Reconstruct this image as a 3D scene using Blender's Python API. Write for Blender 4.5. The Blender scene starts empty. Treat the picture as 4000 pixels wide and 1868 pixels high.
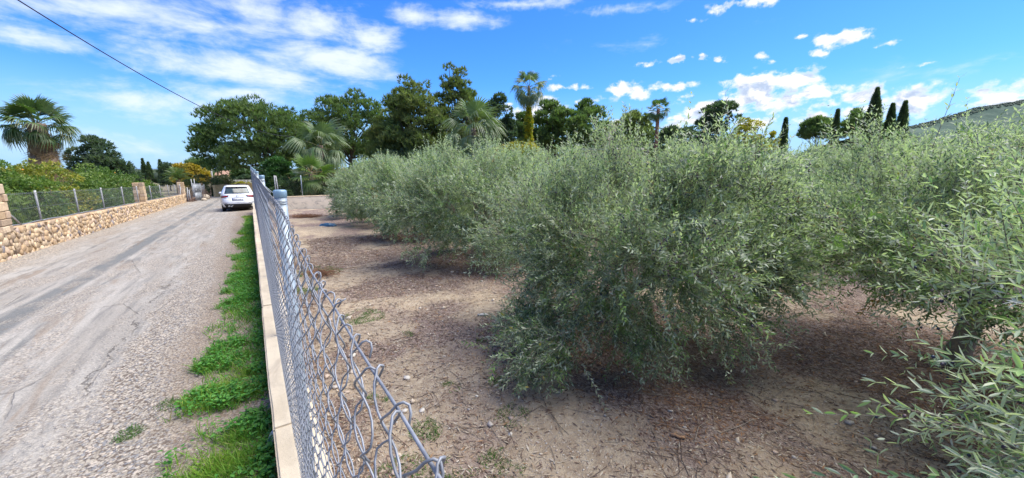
import bpy, bmesh, math, random
import numpy as np
from mathutils import Vector, Matrix

rng = np.random.default_rng(7)
random.seed(7)
PI = math.pi
R_ = math.radians
scene = bpy.context.scene
COL = scene.collection

# ------------------------------------------------------------------ camera
CAMZ = 1.85
HEAD = R_(33.9)          # camera heading, clockwise from the road direction (+Y)
PITCH = math.atan(277 / 1506)
CP, SP = math.cos(PITCH), math.sin(PITCH)
CH, SH = math.cos(HEAD), math.sin(HEAD)
cam_d = bpy.data.cameras.new('camera')
cam_d.sensor_width = 36.0
cam_d.lens = 36.0 * 1506 / 4000
cam_d.clip_start = 0.02
cam_d.clip_end = 9000
cam = bpy.data.objects.new('camera', cam_d)
COL.objects.link(cam)
cam.location = (0, 0, CAMZ)
cam.rotation_euler = (PI / 2 - PITCH, 0, -HEAD)
scene.camera = cam

def ray(px, py):
    u = (px - 2000) / 1506
    v = (py - 934) / 1506
    f = CP - v * SP
    return Vector((u * CH + f * SH, -u * SH + f * CH, -(SP + v * CP)))

def at(px, py, t):
    return Vector((0, 0, CAMZ)) + ray(px, py) * t

def ground_z(y):
    y = np.asarray(y, dtype=float)
    a = np.clip(y, 7, 60)
    z = -0.028 * a
    w = np.clip((y - 4) / 6, 0, 1)
    return -0.196 + (z + 0.196) * (w * w * (3 - 2 * w))

def gz(y):
    return float(ground_z(y))

# ------------------------------------------------------------------ sun, exposure
SUN_AZ, SUN_EL = R_(112), R_(60)
sun_d = bpy.data.lights.new('sun', 'SUN')
sun_d.energy = 1.5
sun_d.angle = R_(60)
sun_d.color = (1.0, 0.94, 0.82)
sun = bpy.data.objects.new('sun', sun_d)
COL.objects.link(sun)
sd = Vector((math.sin(SUN_AZ) * math.cos(SUN_EL), math.cos(SUN_AZ) * math.cos(SUN_EL), math.sin(SUN_EL)))
sun.rotation_euler = sd.to_track_quat('Z', 'Y').to_euler()
sun.location = (0, 0, 60)
vs = scene.view_settings
vs.view_transform = 'Standard'
vs.look = 'None'
vs.gamma = 1.0
vs.use_curve_mapping = False
vs.exposure = 2.5

# ------------------------------------------------------------------ node helpers
class NT:
    def __init__(s, tree):
        s.t = tree
        tree.nodes.clear()
    def n(s, typ, **kw):
        nd = s.t.nodes.new(typ)
        for k, v in kw.items():
            setattr(nd, k, v)
        return nd
    def put(s, sock, v):
        if isinstance(v, bpy.types.NodeSocket):
            s.t.links.new(v, sock)
        elif isinstance(v, (tuple, list)):
            if len(sock.default_value) == 4 and len(v) == 3:
                v = tuple(v) + (1,)
            sock.default_value = v
        else:
            sock.default_value = v
    def math(s, op, a, b=None, c=None, clamp=False):
        nd = s.n('ShaderNodeMath', operation=op, use_clamp=clamp)
        s.put(nd.inputs[0], a)
        if b is not None: s.put(nd.inputs[1], b)
        if c is not None: s.put(nd.inputs[2], c)
        return nd.outputs[0]
    def mix(s, f, a, b, typ='MIX'):
        nd = s.n('ShaderNodeMix', data_type='RGBA', blend_type=typ)
        s.put(nd.inputs[0], f); s.put(nd.inputs[6], a); s.put(nd.inputs[7], b)
        return nd.outputs[2]
    def noise(s, vec, scale, detail=4, rough=0.55, dist=0.0, out=0):
        nd = s.n('ShaderNodeTexNoise')
        if vec is not None: s.put(nd.inputs['Vector'], vec)
        nd.inputs['Scale'].default_value = scale
        nd.inputs['Detail'].default_value = detail
        nd.inputs['Roughness'].default_value = rough
        nd.inputs['Distortion'].default_value = dist
        return nd.outputs[out]
    def voro(s, vec, scale, feature='F1', out='Distance', rand=1.0):
        nd = s.n('ShaderNodeTexVoronoi', feature=feature)
        if vec is not None: s.put(nd.inputs['Vector'], vec)
        nd.inputs['Scale'].default_value = scale
        nd.inputs['Randomness'].default_value = rand
        return nd.outputs[out]
    def sstep(s, x, lo, hi):
        nd = s.n('ShaderNodeMapRange', interpolation_type='SMOOTHSTEP')
        s.put(nd.inputs[0], x)
        nd.inputs[1].default_value = lo; nd.inputs[2].default_value = hi
        nd.inputs[3].default_value = 0; nd.inputs[4].default_value = 1
        return nd.outputs[0]
    def vmul(s, v, k):
        nd = s.n('ShaderNodeVectorMath', operation='MULTIPLY')
        s.put(nd.inputs[0], v); nd.inputs[1].default_value = k
        return nd.outputs[0]
    def pos(s):
        return s.n('ShaderNodeNewGeometry').outputs['Position']
    def attr(s, name, out='Color'):
        return s.n('ShaderNodeAttribute', attribute_name=name).outputs[out]
    def bump(s, h, strength=0.5, dist=0.02):
        nd = s.n('ShaderNodeBump')
        nd.inputs['Strength'].default_value = strength
        nd.inputs['Distance'].default_value = dist
        s.put(nd.inputs['Height'], h)
        return nd.outputs[0]
    def pbr(s, base, rough=0.7, spec=0.3, metal=0.0, normal=None):
        nd = s.n('ShaderNodeBsdfPrincipled')
        s.put(nd.inputs['Base Color'], base)
        s.put(nd.inputs['Roughness'], rough)
        s.put(nd.inputs['Specular IOR Level'], spec)
        s.put(nd.inputs['Metallic'], metal)
        if normal is not None: s.put(nd.inputs['Normal'], normal)
        return nd.outputs[0]
    def out(s, sh):
        o = s.n('ShaderNodeOutputMaterial')
        s.t.links.new(sh, o.inputs[0])

def newmat(name):
    m = bpy.data.materials.new(name)
    m.use_nodes = True
    return m, NT(m.node_tree)

# ------------------------------------------------------------------ sky: Nishita + clouds laid on the sky dome
ST = 0.064           # sky strength
SQ = 0.105          # cloud radiances below are given relative to this
def build_world():
    w = bpy.data.worlds.new('World')
    scene.world = w
    w.use_nodes = True
    k = NT(w.node_tree)
    sky = k.n('ShaderNodeTexSky', sky_type='NISHITA')
    sky.sun_disc = False
    sky.sun_elevation = SUN_EL
    sky.sun_rotation = SUN_AZ
    sky.air_density = 1.0; sky.dust_density = 0.6; sky.ozone_density = 2.5
    hs = k.n('ShaderNodeHueSaturation')
    hs.inputs['Saturation'].default_value = 1.25
    k.put(hs.inputs['Color'], sky.outputs[0])
    base = k.mix(1.0, hs.outputs[0], (0.235, 0.42, 0.69), 'MULTIPLY')
    d = k.n('ShaderNodeTexCoord').outputs['Generated']
    sep = k.n('ShaderNodeSeparateXYZ'); k.put(sep.inputs[0], d)
    x, y, z = sep.outputs
    az = k.math('ARCTAN2', x, y)
    el = k.math('ARCSINE', z)
    cmb = k.n('ShaderNodeCombineXYZ'); k.put(cmb.inputs[0], az); k.put(cmb.inputs[1], el)
    P = cmb.outputs[0]
    wp = k.n('ShaderNodeVectorMath', operation='MULTIPLY_ADD')
    k.put(wp.inputs[0], k.noise(P, 30, 4, 0.6, 0, 1)); wp.inputs[1].default_value = (0.05, 0.024, 0); wp.inputs[2].default_value = (-0.025, -0.012, 0)
    wa = k.n('ShaderNodeSeparateXYZ'); k.put(wa.inputs[0], wp.outputs[0])
    az0, el0 = az, el
    az = k.math('ADD', az0, wa.outputs[0]); el_w = k.math('ADD', el0, wa.outputs[1])
    def blobs(lst):
        el = el_w
        s = None
        for (px, py, wx, wy, amp) in lst:
            c = ray(px, py).normalized()
            a0 = math.atan2(c.x, c.y); e0 = math.asin(c.z)
            r = ray(px + wx, py).normalized(); q = ray(px, py - wy).normalized()
            sx = max(0.012, abs(math.atan2(r.x, r.y) - a0)); sy = max(0.006, abs(math.asin(q.z) - e0))
            dx = k.math('MULTIPLY', k.math('SUBTRACT', az, a0), 1 / sx)
            dy = k.math('MULTIPLY', k.math('SUBTRACT', el, e0), 1 / sy)
            q2 = k.math('MULTIPLY_ADD', dx, dx, k.math('MULTIPLY', dy, dy))
            v = k.math('MULTIPLY', k.math('SUBTRACT', 1.0, k.math('SQRT', q2), clamp=True), amp)
            s = v if s is None else k.math('MAXIMUM', s, v)
        return s
    # thin high cloud, streaked
    thin = [(520, 60, 900, 150, .85), (1150, 90, 600, 190, .95), (120, 140, 420, 90, .9), (900, 270, 560, 130, 1.0),
            (1250, 230, 420, 160, 1.1), (1440, 150, 230, 120, 1.0), (560, 400, 520, 130, .95), (1000, 370, 480, 90, .9),
            (1080, 310, 420, 110, 1.0), (1800, 75, 230, 70, .9), (1620, 60, 200, 70, .9), (2050, 15, 420, 40, .9), (2380, 40, 260, 45, .75),
            (2560, 25, 200, 40, .7), (2650, 150, 900, 70, .42), (500, 560, 900, 110, .42), (3700, 270, 700, 120, .4),
            (2400, 480, 500, 60, .35), (2950, 505, 900, 60, .55)]
    n1 = k.noise(k.vmul(P, (1.0, 2.6, 1)), 5.5, 7, 0.62, 0.5)
    n1b = k.noise(k.vmul(P, (1.0, 3.2, 1)), 16, 5, 0.6, 0.3)
    nn = k.math('MULTIPLY_ADD', n1b, 0.4, k.math('MULTIPLY', n1, 1.1))          # ~0.75 mean
    high = k.noise(k.vmul(P, (1.0, 1.6, 1)), 1.6, 3, 0.5)
    gen = k.math('MULTIPLY', k.sstep(high, 0.52, 0.75), 0.5)                    # the rest of the dome
    away = k.sstep(k.math('ABSOLUTE', k.math('SUBTRACT', az, HEAD)), 0.98, 1.3)
    gen = k.math('MULTIPLY', gen, k.math('MAXIMUM', away, k.sstep(el, 0.5, 0.8)))
    tb = k.math('MAXIMUM', blobs(thin), gen)
    td = k.math('ADD', tb, k.math('MULTIPLY', k.math('SUBTRACT', nn, 0.76), 1.7))
    tmask = k.math('MULTIPLY', k.sstep(td, 0.2, 1.1), k.sstep(tb, 0.0, 0.3))
    # cumulus along the lower right sky
    cum = [(3290, 140, 200, 55, 1.2), (3110, 145, 60, 26, .8), (2530, 250, 75, 26, 1.1), (2650, 238, 50, 24, .9), (2735, 228, 50, 22, 1.0),
           (2815, 230, 34, 20, 1.05), (2990, 220, 55, 24, 1.0), (3020, 240, 60, 24, .9), (2440, 345, 110, 45, 1.0), (2480, 370, 80, 30, .9),
           (2620, 335, 130, 30, .95), (2700, 78, 60, 20, .8), (2900, 15, 200, 40, 1.0), (3200, 208, 60, 22, .9), (2870, 320, 140, 24, 1.0), (3130, 305, 330, 55, 1.15),
           (2940, 370, 170, 130, 1.3), (2900, 330, 90, 70, 1.2), (3040, 400, 200, 90, 1.15), (2760, 430, 300, 80, 1.15), (2680, 470, 220, 55, 1.1),
           (3200, 350, 280, 50, 1.1), (3240, 410, 110, 45, 1.1), (3380, 370, 220, 55, 1.1), (3560, 385, 330, 75, 1.2),
           (3500, 430, 300, 60, 1.15), (3200, 450, 260, 45, 1.05), (2980, 480, 200, 40, 1.05), (3850, 355, 260, 60, 1.15), (3900, 400, 260, 55, 1.15),
           (2130, 420, 240, 55, 1.1), (2080, 470, 200, 50, 1.05), (2200, 340, 110, 24, .9), (2300, 343, 50, 18, .8), (2250, 395, 260, 28, .8), (3480, 165, 90, 22, .75),
           (3600, 255, 120, 14, .7), (2180, 300, 60, 16, .75), (2420, 490, 160, 30, 1.0)]
    m1 = k.noise(k.vmul(P, (1.0, 1.5, 1)), 17, 7, 0.58, 0.3)
    m2 = k.noise(k.vmul(P, (1.0, 1.3, 1)), 50, 4, 0.6)
    mm = k.math('MULTIPLY_ADD', m2, 0.35, m1)
    genc = k.math('MULTIPLY', k.math('MULTIPLY', k.sstep(el, 0.02, 0.08), k.sstep(el, 0.42, 0.2)), k.math('MULTIPLY', away, 0.6))
    cb = k.math('MAXIMUM', blobs(cum), genc)
    cd = k.math('ADD', cb, k.math('MULTIPLY', k.math('SUBTRACT', mm, 0.70), 3.4))
    cmask = k.math('MULTIPLY', k.sstep(cd, 0.22, 0.95), k.sstep(cb, 0.0, 0.4))
    off = k.n('ShaderNodeVectorMath', operation='ADD'); k.put(off.inputs[0], P); off.inputs[1].default_value = (0.006, 0.013, 0)
    m1s = k.noise(k.vmul(off.outputs[0], (1.0, 1.5, 1)), 17, 7, 0.58, 0.3)
    rel = k.math('MULTIPLY_ADD', k.math('SUBTRACT', m1s, m1), 8.0, 0.40, clamp=True)
    core = k.math('MULTIPLY', k.sstep(cd, 0.45, 0.95), rel)
    ccol = k.mix(core, (0.335 / SQ, 0.335 / SQ, 0.34 / SQ), (0.165 / SQ, 0.20 / SQ, 0.265 / SQ))
    haze = k.math('MULTIPLY', k.sstep(el, 0.20, 0.02), 0.8)
    c0 = k.mix(haze, base, (0.15 / SQ, 0.235 / SQ, 0.345 / SQ))
    c1 = k.mix(k.math('MULTIPLY', tmask, 0.9), c0, (0.29 / SQ, 0.315 / SQ, 0.365 / SQ))
    c2 = k.mix(cmask, c1, ccol)
    bg = k.n('ShaderNodeBackground')
    k.put(bg.inputs[0], c2)
    bg.inputs[1].default_value = ST
    o = k.n('ShaderNodeOutputWorld')
    k.t.links.new(bg.outputs[0], o.inputs[0])
    w.cycles.sampling_method = 'MANUAL'
    w.cycles.sample_map_resolution = 512
build_world()

# ------------------------------------------------------------------ mesh helpers
def mk(name, V, Fs, mats=(), col=None, parent=None, smooth=False, midx=None, link=True):
    """one mesh object from numpy arrays; Fs is a list of (m,k) index arrays"""
    me = mesh_np(name, V, Fs, mats, col, smooth, midx)
    return ob(name, me, parent)

def mesh_np(name, V, Fs, mats=(), col=None, smooth=False, midx=None):
    V = np.ascontiguousarray(V, dtype=np.float32)
    if isinstance(Fs, np.ndarray): Fs = [Fs]
    Fs = [np.asarray(f, dtype=np.int32) for f in Fs if len(f)]
    me = bpy.data.meshes.new(name)
    me.vertices.add(len(V)); me.vertices.foreach_set('co', V.ravel())
    loops = np.concatenate([f.ravel() for f in Fs])
    tot = np.concatenate([np.full(len(f), f.shape[1], np.int32) for f in Fs])
    start = np.concatenate([[0], np.cumsum(tot)[:-1]]).astype(np.int32)
    me.loops.add(len(loops)); me.loops.foreach_set('vertex_index', loops)
    me.polygons.add(len(tot)); me.polygons.foreach_set('loop_start', start); me.polygons.foreach_set('loop_total', tot)
    if midx is not None: me.polygons.foreach_set('material_index', np.asarray(midx, np.int32))
    if smooth: me.polygons.foreach_set('use_smooth', np.ones(len(tot), bool))
    for m in (mats if isinstance(mats, (list, tuple)) else [mats]): me.materials.append(m)
    if col is not None:
        a = me.attributes.new('Col', 'FLOAT_COLOR', 'POINT')
        c = np.ones((len(V), 4), np.float32); c[:, :3] = col
        a.data.foreach_set('color', c.ravel())
    me.update(calc_edges=True)
    me.validate()
    return me

def ob(name, me, parent=None, loc=None, rot=None, scale=None):
    o = bpy.data.objects.new(name, me)
    COL.objects.link(o)
    if parent is not None: o.parent = parent
    if loc is not None: o.location = loc
    if rot is not None: o.rotation_euler = rot
    if scale is not None: o.scale = scale
    return o

def tag(o, label=None, cat=None, group=None, kind=None):
    if label: o['label'] = label
    if cat: o['category'] = cat
    if group: o['group'] = group
    if kind: o['kind'] = kind
    return o

def thing(name, loc, label, cat, group=None, rz=0):
    o = bpy.data.objects.new(name, None)
    o.empty_display_size = 0.2
    COL.objects.link(o)
    o.location = loc
    o.rotation_euler = (0, 0, rz)
    return tag(o, label, cat, group)

class Acc:
    def __init__(s): s.V = []; s.F = {}; s.C = []; s.n = 0
    def add(s, V, F, c=None):
        V = np.asarray(V, float).reshape(-1, 3)
        for f in (F if isinstance(F, list) else [F]):
            f = np.asarray(f, int)
            if f.ndim == 1: f = f[None]
            if len(f): s.F.setdefault(f.shape[1], []).append(f + s.n)
        s.V.append(V)
        if c is None: c = (1, 1, 1)
        s.C.append(np.broadcast_to(np.asarray(c, float), (len(V), 3)))
        s.n += len(V)
        return s
    def box(s, x0, x1, y0, y1, z0, z1, c=None):
        V = [(x, y, z) for z in (z0, z1) for y in (y0, y1) for x in (x0, x1)]
        return s.add(V, [np.array([(0, 2, 3, 1), (4, 5, 7, 6), (0, 1, 5, 4), (2, 6, 7, 3), (0, 4, 6, 2), (1, 3, 7, 5)])], c)
    def build(s, name, mats=(), parent=None, smooth=False, col=True):
        return mk(name, np.concatenate(s.V), [np.concatenate(f) for f in s.F.values()], mats,
                  np.concatenate(s.C) if col else None, parent, smooth)
    def mesh(s, name, mats=(), smooth=False):
        return mesh_np(name, np.concatenate(s.V), [np.concatenate(f) for f in s.F.values()], mats, np.concatenate(s.C), smooth)

def unit(a):
    a = np.asarray(a, float)
    return a / np.maximum(np.linalg.norm(a, axis=-1, keepdims=True), 1e-9)

def tube(P, r, sides=6, cap=True):
    """swept tube: returns V, [quads, ngons]"""
    P = np.asarray(P, float); n = len(P)
    r = np.broadcast_to(np.asarray(r, float), (n,))
    T = np.empty_like(P); T[1:-1] = P[2:] - P[:-2]; T[0] = P[1] - P[0]; T[-1] = P[-1] - P[-2]
    T = unit(T)
    ref = np.array([0, 0, 1.0]) if abs(T[0, 2]) < 0.9 else np.array([1.0, 0, 0])
    N = np.empty_like(P)
    cur = unit(np.cross(T[0], ref))
    for i in range(n):
        cur = cur - T[i] * np.dot(cur, T[i]); cur = cur / max(np.linalg.norm(cur), 1e-9)
        N[i] = cur
    B = np.cross(T, N)
    a = np.arange(sides) * 2 * PI / sides
    V = P[:, None] + r[:, None, None] * (np.cos(a)[None, :, None] * N[:, None] + np.sin(a)[None, :, None] * B[:, None])
    i = np.arange(n - 1)[:, None] * sides; j = np.arange(sides)[None]; j2 = (j + 1) % sides
    Q = np.stack([i + j, i + j2, i + sides + j2, i + sides + j], -1).reshape(-1, 4)
    F = [Q]
    if cap:
        F.append(np.array([np.arange(sides)[::-1]])); F.append(np.array([np.arange(sides) + (n - 1) * sides]))
    return V.reshape(-1, 3), F

def leaves(P, D, N, L, Wd, kind='dia', curl=0.06):
    """leaf-shaped faces at P along D with face normal ~N"""
    P = np.asarray(P, float); n = len(P)
    D = unit(D); S = unit(np.cross(D, N)); N = np.cross(S, D)
    L = np.broadcast_to(L, (n,))[:, None]; Wd = np.broadcast_to(Wd, (n,))[:, None]
    if kind == 'tri':
        V = np.stack([P - S * Wd / 2, P + S * Wd / 2, P + D * L], 1)
        F = np.arange(n)[:, None] * 3 + np.array([0, 1, 2]); return V.reshape(-1, 3), [F], 3
    if kind == 'dia':
        V = np.stack([P, P + D * L * .42 + S * Wd / 2, P + D * L - N * L * curl, P + D * L * .42 - S * Wd / 2], 1)
        F = np.arange(n)[:, None] * 4 + np.array([0, 1, 2, 3]); return V.reshape(-1, 3), [F], 4
    if kind == 'fold':
        up = N * Wd * .16
        V = np.stack([P, P + D * L * .28 + S * Wd * .42 + up, P + D * L * .66 + S * Wd * .42 + up - N * L * curl * .4, P + D * L - N * L * curl,
                      P + D * L * .66 - S * Wd * .42 + up - N * L * curl * .4, P + D * L * .28 - S * Wd * .42 + up], 1)
        b = np.arange(n)[:, None] * 6
        F = np.concatenate([b + np.array([0, 1, 2, 3]), b + np.array([0, 3, 4, 5])]); return V.reshape(-1, 3), [F], 6
    if kind == 'blade':   # grass: two segments, bending
        V = np.stack([P - S * Wd / 2, P + S * Wd / 2, P + D * L * .55 + S * Wd * .38, P + D * L * .55 - S * Wd * .38, P + D * L - N * L * curl], 1)
        b = np.arange(n)[:, None] * 5
        return V.reshape(-1, 3), [b + np.array([0, 1, 2, 3]), b + np.array([3, 2, 4])], 5

def rdir(n, r=rng):
    return unit(r.normal(size=(n, 3)))

ICO = None
def ico(sub=1):
    bm = bmesh.new(); bmesh.ops.create_icosphere(bm, subdivisions=sub, radius=1)
    bm.verts.ensure_lookup_table()
    V = np.array([v.co[:] for v in bm.verts]); F = np.array([[v.index for v in f.verts] for f in bm.faces]); bm.free()
    return V, F
ICO1 = ico(1); ICO2 = ico(2)
OCT = (np.array([(1, 0, 0), (-1, 0, 0), (0, 1, 0), (0, -1, 0), (0, 0, 1), (0, 0, -1)], float), np.array([(0, 2, 4), (2, 1, 4), (1, 3, 4), (3, 0, 4), (2, 0, 5), (1, 2, 5), (3, 1, 5), (0, 3, 5)]))

def spheres(P, r, base=ICO1, squash=(1, 1, 1)):
    P = np.asarray(P, float); n = len(P)
    r = np.broadcast_to(r, (n,))
    V = P[:, None] + base[0][None] * np.asarray(squash) * r[:, None, None]
    F = np.arange(n)[:, None, None] * len(base[0]) + base[1][None]
    return V.reshape(-1, 3), [F.reshape(-1, 3)], len(base[0])

def vnoise(x, y, s=1.0, seed=0, octv=3):
    """cheap smooth value noise in numpy"""
    x = np.asarray(x, float) / s; y = np.asarray(y, float) / s
    out = 0; amp = 1; tot = 0
    for o in range(octv):
        xi = np.floor(x).astype(np.int64); yi = np.floor(y).astype(np.int64)
        fx = x - xi; fy = y - yi
        fx = fx * fx * (3 - 2 * fx); fy = fy * fy * (3 - 2 * fy)
        def h(a, b):
            k = (a * 374761393 + b * 668265263 + (seed + o * 17) * 974634777) & 0xffffffff
            k = ((k ^ (k >> 13)) * 1274126177) & 0xffffffff
            return ((k ^ (k >> 16)) & 0xffff) / 65535.0
        v = (h(xi, yi) * (1 - fx) + h(xi + 1, yi) * fx) * (1 - fy) + (h(xi, yi + 1) * (1 - fx) + h(xi + 1, yi + 1) * fx) * fy
        out = out + v * amp; tot += amp; amp *= 0.5; x = x * 2.03; y = y * 2.03
    return out / tot

# ------------------------------------------------------------------ materials
def m_leaf(name, rough=0.5, spec=0.35, trans=0.3, under=None):
    m, k = newmat(name)
    c = k.attr('Col')
    if under is not None:
        bf = k.n('ShaderNodeNewGeometry').outputs['Backfacing']
        c = k.mix(k.math('MULTIPLY', bf, 0.75), c, under)
    p = k.pbr(c, rough, spec)
    tr = k.n('ShaderNodeBsdfTranslucent'); k.put(tr.inputs[0], k.mix(1.0, c, (1.1, 1.35, 0.6), 'MULTIPLY'))
    mx = k.n('ShaderNodeMixShader'); mx.inputs[0].default_value = trans
    k.t.links.new(p, mx.inputs[1]); k.t.links.new(tr.outputs[0], mx.inputs[2])
    k.out(mx.outputs[0])
    return m

def m_plain(name, c, rough=0.6, spec=0.3, metal=0.0, var=0.0, scale=8.0, bump=0.0, bscale=60.0):
    m, k = newmat(name)
    base = c
    if var:
        f = k.noise(k.pos(), scale, 5, 0.6)
        lo = tuple(max(0, v * (1 - var)) for v in c); hi = tuple(min(1, v * (1 + var)) for v in c)
        base = k.mix(k.sstep(f, 0.3, 0.7), lo, hi)
    nrm = k.bump(k.noise(k.pos(), bscale, 4), bump, 0.01) if bump else None
    k.out(k.pbr(base, rough, spec, metal, nrm))
    return m

def m_vcol(name, rough=0.8, spec=0.2, var=0.2, scale=20.0, bump=0.4, bscale=50.0, metal=0.0):
    m, k = newmat(name)
    f = k.noise(k.pos(), scale, 5, 0.65)
    base = k.mix(1.0, k.attr('Col'), k.mix(f, (1 - var * 1.4,) * 3, (1 + var * 1.4,) * 3), 'MULTIPLY')
    k.out(k.pbr(base, rough, spec, metal, k.bump(k.noise(k.pos(), bscale, 5, 0.7), bump, 0.02) if bump else None))
    return m

M = {}
M['olive_leaf'] = m_leaf('olive_leaf', 0.45, 0.4, 0.36, (0.52, 0.56, 0.45))
M['leaf'] = m_leaf('broad_leaf', 0.45, 0.4, 0.3)
M['needle'] = m_leaf('pine_needle', 0.6, 0.25, 0.42)
M['palm'] = m_leaf('palm_leaf', 0.4, 0.45, 0.3)
M['grass'] = m_leaf('grass_blade', 0.5, 0.3, 0.35)
M['twig'] = m_vcol('twig_bark', 0.85, 0.15, 0.3, 30, 0.3)
M['bark'] = m_vcol('bark', 0.9, 0.15, 0.45, 14, 0.9, 35)
M['fruit'] = m_vcol('fruit_skin', 0.35, 0.5, 0.15, 60, 0)
M['litter'] = m_vcol('dry_litter', 0.85, 0.15, 0.15, 30, 0)
M['stone'] = m_vcol('wall_stone', 0.9, 0.15, 0.28, 14, 0.8, 45)
M['pebble'] = m_vcol('pebble', 0.85, 0.2, 0.2, 30, 0.4, 90)
M['mortar'] = m_plain('mortar', (0.33, 0.25, 0.17), 0.95, 0.1, 0, 0.35, 20, 0.8, 60)
M['galv'] = m_plain('galvanised_steel', (0.42, 0.44, 0.46), 0.45, 0.5, 0.55, 0.18, 30, 0.1, 200)
M['wire'] = m_plain('galvanised_wire', (0.235, 0.245, 0.265), 0.55, 0.4, 0.3, 0.22, 60, 0, 200)
M['post'] = m_plain('post_zinc', (0.27, 0.325, 0.37), 0.45, 0.4, 0.2, 0.12, 25, 0.05, 200)
M['cap'] = m_plain('post_cap', (0.20, 0.30, 0.37), 0.35, 0.5, 0.1, 0.12, 25, 0)
M['concrete_post'] = m_plain('concrete_post', (0.36, 0.36, 0.36), 0.85, 0.2, 0, 0.2, 12, 0.3, 80)
M['black'] = m_plain('black_plastic', (0.012, 0.012, 0.014), 0.5, 0.4)
M['rubber'] = m_plain('rubber', (0.02, 0.02, 0.02), 0.8, 0.2)
M['dark_cable'] = m_plain('cable', (0.03, 0.03, 0.035), 0.6, 0.3)

# ------------------------------------------------------------------ terrain
OLIVES = [  # x, y, crown radius, top
    (3.42, 2.76, 1.64, 2.02), (3.85, 7.2, 1.62, 2.25), (4.1, 11.4, 1.6, 2.3), (4.25, 15.6, 1.6, 2.3), (4.3, 19.8, 1.5, 2.1),
    (5.45, 0.46, 1.75, 2.06), (3.14, -1.12, 1.55, 1.98)]
LATER = []
for i, xr in enumerate((7.2, 10.9, 14.6, 18.3, 22.0, 25.7, 29.4, 33.1)):
    for j in range(7):
        yy = (4.4 if i == 0 else (2.0 if i % 2 else 0.2)) + j * 4.4 + rng.uniform(-.4, .4)
        xx = xr + rng.uniform(-.4, .4)
        if yy > 25.5 or (i == 0 and j == 5): continue
        if math.atan2(xx, yy) > R_(86): continue
        LATER.append((xx, yy, rng.uniform(1.65, 2.0), rng.uniform(2.0, 2.35) + .022 * max(0, math.hypot(xx, yy) - 8)))

def field_z(x, y):
    x = np.asarray(x, float); y = np.asarray(y, float)
    z = ground_z(y) + 0.09
    z = z + (vnoise(x, y, 2.2, 3) - 0.5) * 0.16 + (vnoise(x + y * .6, y - x * .6, 0.55, 5) - 0.5) * 0.07 + (vnoise(x, y, 0.16, 9, 3) - 0.5) * 0.04
    for (ox, oy, r, t) in OLIVES + LATER:
        d = np.hypot(x - ox, y - oy)
        z = z + 0.09 * np.exp(-(d / 0.8) ** 2)
    return z

def litter_mask(x, y):
    m = np.zeros_like(np.asarray(x, float))
    for (ox, oy, r, t) in OLIVES + LATER:
        d = np.hypot(x - ox, y - oy)
        m = np.maximum(m, np.clip(1.35 - d / (r * 1.05), 0, 1))
    n = vnoise(x, y, 0.9, 21, 4)
    return np.clip(np.maximum(m, .57) + (n - 0.5) * 2.1, 0, 1)

def grid(xs, ys, zf):
    X, Y = np.meshgrid(xs, ys)
    Z = zf(X, Y)
    nx = len(xs); ny = len(ys)
    i = np.arange(ny - 1)[:, None] * nx + np.arange(nx - 1)[None]
    F = np.stack([i, i + 1, i + nx + 1, i + nx], -1).reshape(-1, 4)
    return np.stack([X, Y, Z], -1).reshape(-1, 3), F

def m_soil():
    m, k = newmat('orchard_soil')
    P = k.pos()
    lit = k.attr('litter', 'Fac')
    a = k.noise(P, 1.1, 5, 0.6)
    b = k.noise(P, 14, 6, 0.7)
    soil = k.mix(k.sstep(a, 0.35, 0.65), (0.37, 0.285, 0.195), (0.26, 0.20, 0.145))
    soil = k.mix(k.sstep(b, 0.35, 0.75), soil, (0.47, 0.39, 0.285))
    st = k.n('ShaderNodeTexVoronoi'); k.put(st.inputs['Vector'], P); st.inputs['Scale'].default_value = 42
    sc = k.n('ShaderNodeSeparateColor'); k.put(sc.inputs[0], st.outputs['Color'])
    peb = k.math('MULTIPLY', k.sstep(st.outputs['Distance'], 0.42, 0.30), k.sstep(sc.outputs[0], 0.62, 0.66))
    soil = k.mix(peb, soil, k.mix(sc.outputs[1], (0.5, 0.43, 0.35), (0.36, 0.28, 0.22)))
    straw = k.mix(k.sstep(k.noise(k.vmul(P, (1.0, 0.35, 1.0)), 60, 5, 0.7, 1.5), 0.40, 0.62), (0.15, 0.105, 0.088), (0.34, 0.265, 0.22))
    f = k.sstep(k.math('ADD', lit, k.math('MULTIPLY', k.math('SUBTRACT', k.noise(P, 7, 6, 0.7), 0.5), 0.9)), 0.25, 0.75)
    base = k.mix(f, soil, straw)
    h = k.math('ADD', k.math('MULTIPLY', peb, 0.5), k.math('ADD', k.noise(P, 30, 6, 0.7), k.math('MULTIPLY', k.noise(P, 120, 3), 0.4)))
    k.out(k.pbr(base, 0.95, 0.1, 0, k.bump(h, 0.8, 0.03)))
    return m
M['soil'] = m_soil()

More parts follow.
